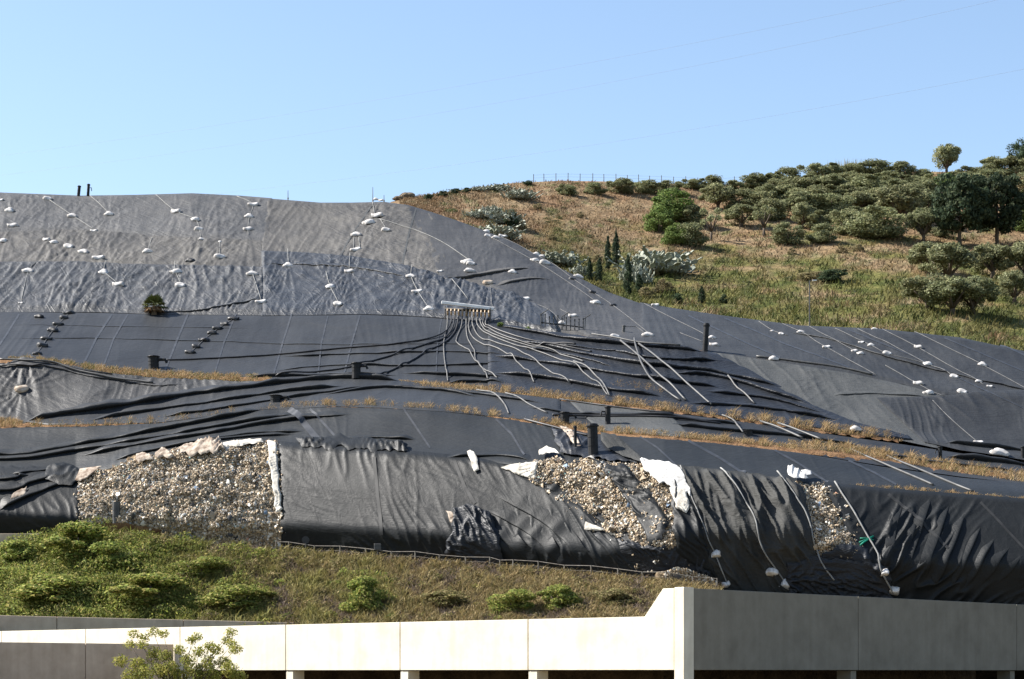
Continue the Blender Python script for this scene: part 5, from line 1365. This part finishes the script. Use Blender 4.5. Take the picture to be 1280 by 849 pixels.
# ---- leaf cards
def leaf_cloud(cent, rad, n, size, cols, r, flat=.6, core=.5):
    """cards through a lobe: denser at its skin"""
    d = r.normal(size=(n, 3)); d /= np.linalg.norm(d, axis=1)[:, None]
    q = r.random(n)**(1/3.0); q = core + (1-core)*q
    q *= r.uniform(.75, 1.12, n)
    pos = np.array(cent) + d*np.array(rad)*q[:, None]
    nm = d + r.normal(0, .7, (n, 3)); nm /= np.linalg.norm(nm, axis=1)[:, None]
    a = np.cross(nm, r.normal(size=(n, 3))); a /= np.linalg.norm(a, axis=1)[:, None]
    b = np.cross(nm, a)
    s = size*r.uniform(.6, 1.35, n)
    V4 = np.stack([pos+a*s[:, None], pos+b*(s*flat)[:, None], pos-a*s[:, None], pos-b*(s*flat)[:, None]], 1)
    c = cols[r.integers(0, len(cols), n)]*r.uniform(.7, 1.3, (n, 1))
    return V4, c
OLC_K = 1.7
def crown_mesh(name, lobes, per, size, cols, seed, flat=.6, core=.5, mat=None):
    r = np.random.default_rng(seed); VV = []; CC = []
    for (cn, rd) in lobes:
        V4, c = leaf_cloud(cn, rd, per, size, cols, r, flat, core)
        VV.append(V4.reshape(-1, 3)); CC.append(np.repeat(c*r.uniform(.85, 1.18), 4, axis=0))
    VV = np.concatenate(VV); CC = np.concatenate(CC)*OLC_K
    me = fast_mesh(name, VV, np.arange(len(VV)).reshape(-1, 4), False, CC)
    me.materials.append(mat or M['leaf'])
    return me
def trunk_mesh(name, limbs):
    mb = MB()
    for pts, rads in limbs: mb.tube(pts, rads, 7)
    me = bpy.data.meshes.new(name); me.from_pydata(mb.v, [], mb.f); me.materials.append(M['bark'])
    for p_ in me.polygons: p_.use_smooth = True
    return me

OLC = np.array([(0.088, 0.092, 0.046), (0.074, 0.080, 0.040), (0.112, 0.114, 0.066), (0.055, 0.060, 0.030), (0.100, 0.096, 0.050)])*1.3
GRC = np.array([(0.062, 0.088, 0.024), (0.075, 0.105, 0.030), (0.045, 0.066, 0.018), (0.095, 0.115, 0.036)])
PNC = np.array([(0.022, 0.032, 0.018), (0.030, 0.040, 0.022), (0.016, 0.024, 0.014), (0.042, 0.050, 0.026)])
CYC = np.array([(0.022, 0.032, 0.018), (0.030, 0.042, 0.022), (0.016, 0.024, 0.014)])
DRC = np.array([(0.12, 0.10, 0.055), (0.09, 0.08, 0.045), (0.14, 0.11, 0.06)])
def lobes_round(r, k, zc=.55, rz=.4, lr=(.16, .27), low=.0):
    L = []
    for i in range(k):
        th = r.uniform(0, 2*np.pi); ph = r.uniform(-.75, 1.0); rr = math.sqrt(max(0, 1-ph*ph))*r.uniform(.55, 1.0)
        q = r.uniform(*lr)
        L.append(((rr*math.cos(th)*.34, rr*math.sin(th)*.34, zc + ph*(rz-q*.6)), (q, q, q*.8)))
    return L
def olive(seed, trunk=.22):
    r = np.random.default_rng(seed)
    L = lobes_round(r, 13, .56, .40, (.13, .25)) + [((r.uniform(-.38, .38), r.uniform(-.38, .38), r.uniform(.38, .8)), (q_, q_, q_*.8)) for q_ in r.uniform(.08, .15, 9)]
    limbs = [([(0, 0, -.15), (.02, 0, trunk), (.05*r.normal(), .03, .5)], [.055, .042, .02])]
    for i in range(5):
        th = i*1.26 + r.uniform(-.3, .3)
        limbs.append(([(.01, 0, trunk*.8), (.13*math.cos(th), .13*math.sin(th), trunk+.16), (.28*math.cos(th), .28*math.sin(th), trunk+.38)], [.032, .022, .008]))
    return trunk_mesh('trunk', limbs), crown_mesh('crown', L, 330, .027, OLC, seed)
def bush(seed, cols, per=150):
    r = np.random.default_rng(seed)
    L = lobes_round(r, 12, .46, .46, (.15, .27)) + [((r.uniform(-.38, .38), r.uniform(-.38, .38), r.uniform(.2, .75)), (q_, q_, q_*.8)) for q_ in r.uniform(.08, .15, 9)] + [((r.uniform(-.3, .3), r.uniform(-.3, .3), .14), (.22, .22, .15)) for _ in range(5)]
    limbs = [([(0, 0, -.1), (.1*math.cos(i*1.6), .1*math.sin(i*1.6), .25), (.22*math.cos(i*1.6), .22*math.sin(i*1.6), .55)], [.03, .02, .008]) for i in range(4)]
    return trunk_mesh('stem', limbs), crown_mesh('crown', L, per*2, .028, cols, seed)
def pine(seed):
    r = np.random.default_rng(seed)
    L = []
    for z in np.linspace(.30, .93, 9):
        wd = .46*math.sin(math.pi*min(1, (z-.12)/.95))**.6 if z < .8 else .46*(1-((z-.62)/.42)**2)**.5
        k = 7 if z < .85 else 4
        for i in range(k):
            th = 2*math.pi*i/k + r.uniform(-.4, .4); q = r.uniform(.09, .15); rr = max(wd-q*.5, .02)*r.uniform(.7, 1.05)
            L.append(((rr*math.cos(th), rr*math.sin(th), z + r.uniform(-.03, .03)), (q*1.1, q*1.1, q*.62)))
    limbs = [([(0, 0, -.08), (.01, 0, .3), (0, .01, .85)], [.035, .028, .008])]
    for i in range(9):
        th = i*2.4; z = .22+.06*i
        limbs.append(([(0, 0, z), (.18*math.cos(th), .18*math.sin(th), z+.03), (.36*math.cos(th), .36*math.sin(th), z+.05)], [.014, .010, .004]))
    return trunk_mesh('trunk', limbs), crown_mesh('crown', L, 150, .03, PNC, seed, .5, .3)
def cypress(seed):
    r = np.random.default_rng(seed); L = []
    for z in np.linspace(.10, .95, 16):
        wd = .30*(1-((z-.35)/.68)**2 if z > .35 else 1-((.35-z)/.5)**2)
        for i in range(3):
            th = r.uniform(0, 6.28)
            L.append(((wd*.55*math.cos(th), wd*.55*math.sin(th), z), (max(wd*.6, .05), max(wd*.6, .05), .07)))
    return trunk_mesh('trunk', [([(0, 0, -.1), (0, 0, .5), (0, 0, .9)], [.06, .04, .01])]), crown_mesh('crown', L, 38, .05, CYC, seed, .4, .4)
def sparse_tree(seed):
    r = np.random.default_rng(seed)
    limbs = [([(0, 0, -.1), (.03, 0, .3)], [.06, .045])]; L = []
    for i in range(6):
        th = i*1.05+r.uniform(-.3, .3); e = (.36*math.cos(th), .36*math.sin(th), r.uniform(.62, .9))
        limbs.append(([(.03, 0, .28), (.16*math.cos(th), .16*math.sin(th), .5), e], [.035, .024, .008]))
        L.append((e, (.15, .15, .10)))
    return trunk_mesh('trunk', limbs), crown_mesh('crown', L, 95, .04, OLC*1.1, seed)
def prickly(seed):
    """clump of flat oval paddles growing on paddles"""
    r = np.random.default_rng(seed); out = []
    me_list = []
    def paddle(c, d, nrm, L_, W_):
        s = np.cross(nrm, d); k = 9; vs_ = []
        for sgn in (1, -1):
            for i in range(k):
                a = 2*math.pi*i/k
                vs_.append(c + d*(L_*.5*(1+math.cos(a))) + s*(W_*.5*math.sin(a)) + nrm*sgn*.012)
        out.append((vs_, [tuple(range(k)), tuple(range(2*k-1, k-1, -1))] + [(i, (i+1) % k, (i+1) % k + k, i+k) for i in range(k)]))
    for st in range(150):
        base = np.array([r.normal(0, .24), r.normal(0, .24), 0.0])
        d = np.array([base[0]*1.2 + r.normal(0, .25), base[1]*1.2 + r.normal(0, .25), 1.0]); 
        levels = r.integers(2, 6)
        c = base
        for lv in range(levels):
            d = d + np.array([r.normal(0, .35), r.normal(0, .35), .15]); d /= np.linalg.norm(d)
            nn = np.cross(d, r.normal(size=3)); nn /= np.linalg.norm(nn)
            L_ = r.uniform(.12, .17); paddle(c, d, nn, L_, L_*.78); c = c + d*L_*.92
            if r.random() < .5:
                d2 = d + r.normal(0, .7, 3); d2 /= np.linalg.norm(d2); n2 = np.cross(d2, r.normal(size=3)); n2 /= np.linalg.norm(n2); paddle(c, d2, n2, L_*.85, L_*.5)
    mb = MB()
    for v_, f_ in out: mb.add(v_, f_)
    me = bpy.data.meshes.new('paddles'); me.from_pydata([tuple(map(float, x)) for x in mb.v], [], mb.f); me.materials.append(M['paddle'])
    return None, me

PROTO = {}
def proto(kind):
    if kind not in PROTO:
        PROTO[kind] = {'olive': lambda: [olive(s) for s in (1, 2, 3, 4)], 'bush': lambda: [bush(s, OLC) for s in (11, 12, 13, 14)], 'green': lambda: [bush(s, GRC) for s in (21, 22)], 'pine': lambda: [pine(31), pine(32)],
                       'cypress': lambda: [cypress(41), cypress(42)], 'sparse': lambda: [sparse_tree(51), sparse_tree(52)], 'prickly': lambda: [prickly(61), prickly(62)], 'dry': lambda: [bush(71, DRC, 90)], 'dark': lambda: [bush(81, CYC*1.2), bush(82, CYC*1.3)]}[kind]()
    return PROTO[kind]
cnt = {}
def plant(kind, u, v, wpx, hpx, name, label, cat, group=None, field=PH):
    k = cnt.get(kind, 0); cnt[kind] = k+1
    tr, cr_ = proto(kind)[k % len(proto(kind))]
    p = field(np.array([float(u)]), np.array([float(v)]))[0]
    s = p[1]/FPX
    e = empty(name, tuple(p - np.array([0, 0, .1])), random.uniform(0, 6.28))
    gk = 1.22 if kind in ('olive', 'bush') else 1.06
    e.scale = (wpx*s*gk, wpx*s*gk, hpx*s*1.08)
    tag(e, label, cat, group)
    if tr is not None: link(bpy.data.objects.new('trunk', tr), e)
    co_ = link(bpy.data.objects.new('crown' if kind != 'prickly' else 'paddles', cr_), e)
    if kind == 'prickly': co_['kind'] = 'stuff'
    return e
def row(kind, name, cat, desc, items, group):
    for i, it in enumerate(items):
        u, v, wd, hh = it[:4]; kd = it[4] if len(it) > 4 else kind
        plant(kd, u, v, wd, hh, name, '%s, %s from left' % (desc, ORDL[i]), cat, group)
row('bush', 'olive_bush', 'bush', 'grey green bush in the row on the hilltop skyline', [(866, 236, 26, 14), (890, 238, 30, 19), (915, 239, 26, 14), (942, 236, 34, 20), (962, 234, 26, 20), (984, 231, 34, 22), (1018, 226, 32, 22), (1042, 222, 28, 18), (1068, 221, 32, 18), (1092, 222, 44, 22), (1126, 222, 32, 20), (1150, 224, 26, 14), (1213, 221, 30, 14), (1240, 220, 34, 24), (1262, 221, 40, 24), (1296, 218, 40, 26)], 'bushes on the hilltop skyline')
row('bush', 'ridge_bush', 'bush', 'round dark bush on the ridge above the dry slope', [(710, 244, 23, 15, 'bush'), (742, 243, 26, 15), (777, 242, 34, 19), (808, 242, 31, 18), (836, 240, 30, 15), (600, 240, 16, 8), (572, 243, 12, 7)][:5], 'bushes on the ridge')
row('olive', 'olive_tree', 'olive tree', 'olive tree in the upper row on the hillside', [(897, 262, 40, 32), (930, 262, 38, 26, 'bush'), (962, 256, 38, 24, 'bush'), (1000, 250, 48, 28), (1040, 246, 42, 26), (1080, 250, 48, 30, 'bush'), (1118, 246, 34, 22), (1152, 250, 40, 28, 'bush'), (1183, 240, 44, 24, 'green'), (1218, 240, 34, 22), (1266, 246, 44, 28, 'dry'), (1300, 250, 46, 30)], 'olive trees of the upper row')
row('olive', 'olive_tree', 'olive tree', 'olive tree in the middle row on the hillside', [(927, 284, 40, 28), (962, 276, 40, 28, 'bush'), (1002, 272, 52, 32, 'bush'), (1042, 272, 48, 32, 'bush'), (1074, 266, 40, 26), (1126, 277, 60, 44), (1160, 272, 40, 32), (1282, 290, 40, 50, 'green')], 'olive trees of the middle row')
row('bush', 'olive_tree', 'olive tree', 'olive tree in the lower row on the hillside', [(983, 306, 37, 29), (1004, 286, 30, 32, 'olive'), (1029, 304, 33, 25), (1060, 293, 40, 32), (1096, 298, 68, 40), (1133, 292, 14, 26, 'sparse'), (1154, 303, 38, 42, 'olive'), (1178, 296, 24, 18)], 'olive trees of the lower row')
row('bush', 'grove_bush', 'bush', 'low grey green bush filling the olive grove', [(948, 262, 40, 22), (982, 258, 44, 26), (1022, 258, 46, 26), (1060, 256, 44, 26), (1102, 262, 46, 28), (1138, 256, 42, 26), (1078, 282, 40, 24), (1022, 286, 38, 24), (1110, 234, 40, 20), (1062, 236, 44, 20), (1028, 236, 40, 18), (1196, 232, 40, 18), (1236, 232, 44, 20), (1280, 236, 40, 20), (1148, 236, 36, 18), (972, 242, 36, 20)], 'low bushes in the olive grove')
row('sparse', 'sparse_tree', 'tree', 'sparse pale tree with a bare forked trunk on the red earth', [(889, 301, 30, 38), (955, 296, 32, 38)], 'sparse trees')
row('green', 'green_bush', 'bush', 'bright green bush in the clump left of the olive grove', [(824, 290, 40, 34), (838, 277, 62, 40), (846, 306, 36, 28), (862, 308, 36, 30, 'bush'), (864, 282, 36, 26, 'bush')], 'green bushes left of the grove')
row('olive', 'broad_bush', 'bush', 'broad olive bush in the lower right clump on hillside', [(1160, 342, 52, 38), (1160, 388, 60, 46), (1186, 354, 66, 48), (1190, 394, 62, 46), (1216, 393, 56, 46), (1240, 348, 50, 44), (1268, 380, 46, 40), (1280, 350, 48, 46)], 'bushes at the lower right of the hill')
plant('pine', 1200, 309, 74, 84, 'pine_tree', 'left of the two big dark pines on the hillside', 'pine tree', 'big dark pines')
plant('pine', 1246, 307, 74, 84, 'pine_tree', 'right of the two big dark pines on the hillside', 'pine tree', 'big dark pines')
plant('olive', 1183, 218, 32, 37, 'skyline_tree', 'round tree standing against the sky above the pines', 'tree')
plant('dark', 1276, 210, 34, 36, 'skyline_tree', 'dark tree against the sky at the right photo edge', 'tree')
row('cypress', 'cypress', 'cypress', 'dark cypress in the scrub above the right shoulder', [(737, 350, 13, 26), (749, 352, 14, 28), (760, 338, 15, 40), (770, 334, 17, 42), (785, 368, 19, 46)], 'cypresses above the right shoulder')
row('dark', 'dark_shrub', 'shrub', 'small dark shrub on the green belt of the hill', [(799, 366, 16, 22, 'cypress'), (847, 380, 14, 14), (877, 379, 15, 20, 'cypress'), (905, 379, 12, 12)], 'small dark shrubs on the green belt')
row('prickly', 'prickly_pear', 'cactus', 'pale grey prickly pear clump on the hillside', [(600, 274, 24, 16), (616, 268, 18, 14), (620, 297, 38, 22), (632, 281, 36, 20), (646, 249, 28, 17), (697, 331, 38, 22), (726, 345, 16, 18), (795, 354, 26, 32), (818, 342, 60, 40)], 'prickly pear clumps')
row('prickly', 'prickly_pear', 'cactus', 'low pale prickly pear on the left end of the ridge', [(597, 239, 14, 7), (612, 238, 16, 8), (626, 237, 18, 9)], 'prickly pears on the ridge')
row('dark', 'low_shrub', 'shrub', 'low dark shrub along the left end of the ridge', [(536, 250, 14, 8), (553, 246, 14, 8), (569, 243, 14, 8), (583, 241, 12, 7), (660, 232, 14, 7), (640, 285, 20, 24)], 'low shrubs on the ridge')
row('dry', 'scrub', 'shrub', 'olive brown scrub on the slope above the right shoulder', [(655, 325, 16, 12), (690, 300, 12, 8), (650, 288, 14, 10), (672, 262, 12, 9), (725, 272, 10, 8), (745, 327, 14, 10), (808, 372, 22, 14), (830, 366, 24, 18), (813, 345, 22, 14), (1042, 352, 40, 16, 'dark'), (1016, 350, 40, 12, 'dry'), (1052, 316, 14, 9), (1072, 314, 16, 10), (990, 318, 12, 9)], 'scrub on the hillside')

# reeds on the skyline
r = np.random.default_rng(90); n = 260
u = r.normal(1055, 14, n); v = vS(u) + r.uniform(-1, 5, n)
blades('reeds', PH(u, v), r.uniform(2.0, 3.6, n), r.uniform(.05, .09, n), np.array([(.20, .18, .11)])*r.uniform(.7, 1.2, (n, 1)), M['blade'], .12, 91, 'tall pale reeds standing on the hilltop skyline')
# hillside grass and weeds
r = np.random.default_rng(95); n = 90000
u = r.uniform(500, 1480, n); tt = r.random(n)**1.0
v = (vH(u)+6) + (vS(u)-vH(u)-6)*tt
kk = fbm(u/30.0, v/10.0, 700, 3) > r.uniform(-.6, .5, n)
u, v = u[kk], v[kk]; n = len(u)
c = hill_colour(u, v)*r.uniform(.5, 1.5, (n, 1))
sc = 0.6 + .8*np.clip((v-280)/120.0, 0, 1)
blades('hill_grass', PH(u, v), r.uniform(.35, 1.0, n)*sc, r.uniform(.05, .13, n), c, M['blade'], .6, 96, 'dry grass and weeds covering the hillside')

# low dark scrub patches in the grass of the hill
r = np.random.default_rng(98); VV = []; CC = []
for i in range(1300):
    u = r.uniform(560, 1470); tt = r.uniform(0.02, .98)
    v = float(vH(u)) + 4 + (float(vS(u)) - float(vH(u)) - 4)*tt
    if fbm(np.array([u/45.0]), np.array([v/16.0]), 720, 3)[0] < (.0 if (tt < .55 or u > 930) else .18): continue
    p = PH(np.array([u]), np.array([v]))[0]; q_ = r.uniform(.35, 1.0)
    V4, c = leaf_cloud(p + np.array([0, 0, q_*.2]), (q_*1.5, q_*1.2, q_*.6), 60, .15, np.concatenate([OLC, GRC, DRC])*1.2, r, .5, .4)
    VV.append(V4.reshape(-1, 3)); CC.append(np.repeat(c*r.uniform(.55, 1.1), 4, axis=0))
VV = np.concatenate(VV)
o = obj_np('low_scrub', VV, np.arange(len(VV)).reshape(-1, 4), M['leaf_near'], None, col=np.concatenate(CC))
tag(o, 'low scrub scattered through the hillside grass', None, None, 'stuff')
# rock outcrop at the left end of the ridge
bm = bmesh.new(); bmesh.ops.create_icosphere(bm, subdivisions=3, radius=1)
for v_ in bm.verts:
    x, y, z = v_.co
    nz = float(fbm(np.array([x*1.7+3]), np.array([z*1.9+y]), 801, 3)[0])
    k = 1+.35*nz
    v_.co = (x*1.9*k, y*1.3*k, z*.9*k + .35*x*(z > 0))
me = bpy.data.meshes.new('rock'); bm.to_mesh(me); bm.free(); me.materials.append(M['rock'])
for du, nm, sc_, lb in ((508, 'rock', .85, 'brown wedge shaped rock at the left end of the ridge'), (497, 'rock', .5, 'small brown rock beside the wedge shaped rock')):
    o = bpy.data.objects.new(nm, me); COL.objects.link(o)
    o.location = PH(np.array([float(du)]), np.array([float(vS(du))-0.5]))[0] + np.array([0, 0, .3]); o.scale = (sc_,)*3
    tag(o, lb, 'rock')

# palm on the terrace edge
p = at(193, 394, .15); s = p.y/FPX
pm = empty('palm', tuple(p)); pm.scale = (1.45,)*3; tag(pm, 'small fan palm growing through the sheeting', 'palm')
mb = MB(); mb.tube([(0, 0, -.3), (0, 0, .3), (0, 0, .75)], [.30, .28, .22], 9); mb.build('trunk', M['bark'], pm, smooth=True)
r = np.random.default_rng(55)
def frond(az, el, L_, cols):
    mb = MB(); d = Vector((math.cos(az)*math.cos(el), math.sin(az)*math.cos(el), math.sin(el)))
    sd = Vector((-math.sin(az), math.cos(az), 0)); up = d.cross(sd)*-1
    b0 = Vector((0, 0, .72)); hub = b0 + d*L_*.42
    mb.add([b0+sd*.03, b0-sd*.03, hub-sd*.03, hub+sd*.03], [(0, 1, 2, 3)])
    for k in range(9):
        a = (k-4)/4.0*1.25
        q = d*math.cos(a) + sd*math.sin(a)
        tip = hub + q*L_*.62 + Vector((0, 0, -.16*L_*abs(math.sin(a))-.08*L_))
        w_ = (sd*math.cos(a) - d*math.sin(a))*.075*L_/1.0
        md = hub + q*L_*.33
        mb.add([hub, md+w_, tip, md-w_], [(0, 1, 2, 3)])
    return mb
gm = mat_noise('palm_green', (0.06, 0.08, 0.02), (0.14, 0.15, 0.045), 2, .6, .3); dm = mat_noise('palm_dead', (0.13, 0.08, 0.04), (0.24, 0.16, 0.09), 2, .8, .1)
for i in range(22): frond(i*2.4, .0+.062*i, r.uniform(1.15, 1.5), None).build('frond', gm, pm)
for i in range(18): frond(i*2.4+.8, -.45+.03*i - r.uniform(0, .3), r.uniform(.9, 1.25), None).build('dead_frond', dm, pm)
# yellow weeds by the header
for u_, lb in ((626, 'yellow green weed tuft right of the pipe header'), (660, 'yellow weed tuft left of the short post row')):
    plant('green', u_, 411 if u_ < 640 else 416, 11, 9, 'weed_tuft', lb, 'weed', None, P)

# undergrowth on the bank: leafy mass on the left, drier and lower to the right
r = np.random.default_rng(610)
VV = []; CC = []
GC = np.array([(0.110, 0.130, 0.028), (0.085, 0.106, 0.024), (0.165, 0.168, 0.044), (0.062, 0.080, 0.020), (0.19, 0.165, 0.058)])*1.6
DC = np.array([(0.22, 0.175, 0.085), (0.16, 0.135, 0.06), (0.26, 0.20, 0.11), (0.12, 0.105, 0.045), (0.15, 0.15, 0.05)])
for i in range(780):
    u = r.uniform(-110, 850) if i % 3 else r.uniform(-110, 330); t = r.uniform(0.0, 1.0)**.9
    v = 788 + (float(vT(u)) + 4 - 788)*t
    n1 = float(fbm(np.array([u/60.0]), np.array([v/35.0]), 611, 3)[0])
    green = 1.25 - u/380.0 + .8*n1
    if abs(u-455) < 40 and v > 715: green += .9
    if abs(u-650) < 70 and v > 725: green += .5
    g_ = green > r.uniform(.1, .8)
    big = np.clip(1.25 - u/520.0, .42, 1.0)
    rad = r.uniform(.8, 1.9)*big
    p = PE(np.array([u]), np.array([v]))[0] + np.array([0, 0, rad*r.uniform(.2, .8)])
    V4, c = leaf_cloud(p, (rad*1.15, rad, rad*r.uniform(.6, .95)), int(300*big*big)+50, .17, GC if g_ else DC, r, .36, .45)
    VV.append(V4.reshape(-1, 3)); CC.append(np.repeat(c*r.uniform(.6, 1.3), 4, axis=0))
VV = np.concatenate(VV)
o = obj_np('undergrowth', VV, np.arange(len(VV)).reshape(-1, 4), M['leaf_near'], None, col=np.concatenate(CC))
tag(o, 'leafy undergrowth massed over the bank, green at left', None, None, 'stuff')
BKC = GC*.6
PROTO['bank'] = [bush(s, BKC, 190) for s in (91, 92, 93)]
PROTO['bankdry'] = [bush(s, DC*.6, 170) for s in (94, 95)]
for i, (u, v, wd, hh) in enumerate([(22, 710, 64, 36), (98, 702, 92, 50), (148, 712, 70, 40), (75, 758, 110, 40), (190, 756, 110, 40), (250, 724, 70, 32), (295, 764, 80, 34)]):
    plant('bank', u, v, wd, hh, 'bank_shrub', ['green shrub at the left photo edge of the bank', 'tallest green shrub on the crest of the bank below the torn sheet', 'green shrub just right of the tallest bank shrub', 'wide green shrub low on the left of the bank', 'wide green shrub in the middle of the green bank', 'green shrub on the crest below the large rubbish slope', 'green shrub where the bank turns from green to dry'][i], 'shrub', None, PE)
for i, (u, v, wd, hh, kd) in enumerate([(455, 764, 58, 44, 'bank'), (640, 768, 60, 36, 'bank'), (700, 764, 52, 34, 'bank'), (560, 758, 60, 22, 'bankdry'), (765, 757, 50, 24, 'bankdry')]):
    plant(kd, u, v, wd, hh, 'bank_shrub', ['bright green shrub low in the middle of the dry bank', 'left of two green shrubs above the pale wall on the dry bank', 'right of two green shrubs above the pale wall on the dry bank', 'dry shrub between the bright green shrub and the two green shrubs', 'dry shrub beside the slanting end of the pale wall'][i], 'shrub', None, PE)

# foreground sapling at the bottom left
Yf = 118.0; px = Yf/FPX
tb = Vector(((222-640)*px, Yf, -6))
ft = empty('sapling', tuple(tb)); tag(ft, 'sunlit leafy sapling in front of the pale wall at bottom left', 'tree')
r = np.random.default_rng(77)
limbs = [([(0, 0, -.2), (.05, 0, 2.5), (.1, .1, 4.5), (0, 0, 6.2)], [.13, .11, .08, .03])]; LV = []
tips = [(165, 792), (158, 805), (152, 826), (176, 796), (182, 806), (196, 790), (203, 792), (190, 815), (170, 830), (205, 820), (215, 835), (228, 812), (236, 800), (243, 796), (232, 825), (250, 815), (262, 808), (285, 790), (280, 800), (270, 812), (290, 806), (258, 830), (276, 828), (296, 812), (240, 838), (180, 842), (160, 846), (262, 846), (220, 848), (290, 836), (200, 838), (300, 846)]
for (uu, vv) in tips:
    e_ = Vector(((uu-222)*px, r.uniform(-1.2, 1.2), 6 + (840-vv)*px))
    st = Vector((e_.x*.18, e_.y*.2, max(2.0, e_.z-3.2)))
    mid = st.lerp(e_, .55) + Vector((r.normal(0, .12), r.normal(0, .12), .1))
    limbs.append(([st, mid, e_], [.04, .022, .008]))
    low = max(0, (vv-805)/45.0)
    V4, c = leaf_cloud(tuple(e_), (.38+.25*low, .4, .30+.22*low), int(160+420*low), .066, np.array([(.23, .24, .045), (.29, .28, .07), (.16, .18, .035), (.35, .31, .10)]), r, .55, .1)
    LV.append((V4, c))
    V4, c = leaf_cloud(tuple(mid), (.3, .3, .5), int(90+200*low), .062, np.array([(.13, .15, .03), (.18, .18, .05)]), r, .55, .1)
    LV.append((V4, c))
for i in range(14):
    cpt = (r.normal(0, 1.5), r.normal(0, 1), r.uniform(3.2, 5.6))
    LV.append(leaf_cloud(cpt, (.9, .9, .6), 130, .085, np.array([(.13, .15, .03), (.18, .18, .05)]), r, .55, .2))
link(bpy.data.objects.new('trunk', trunk_mesh('trunk', limbs)), ft)
VV = np.concatenate([q[0].reshape(-1, 3) for q in LV]); CC = np.concatenate([np.repeat(q[1], 4, axis=0) for q in LV])
me = fast_mesh('crown', VV, np.arange(len(VV)).reshape(-1, 4), False, CC); me.materials.append(M['leaf_near'])
link(bpy.data.objects.new('crown', me), ft)
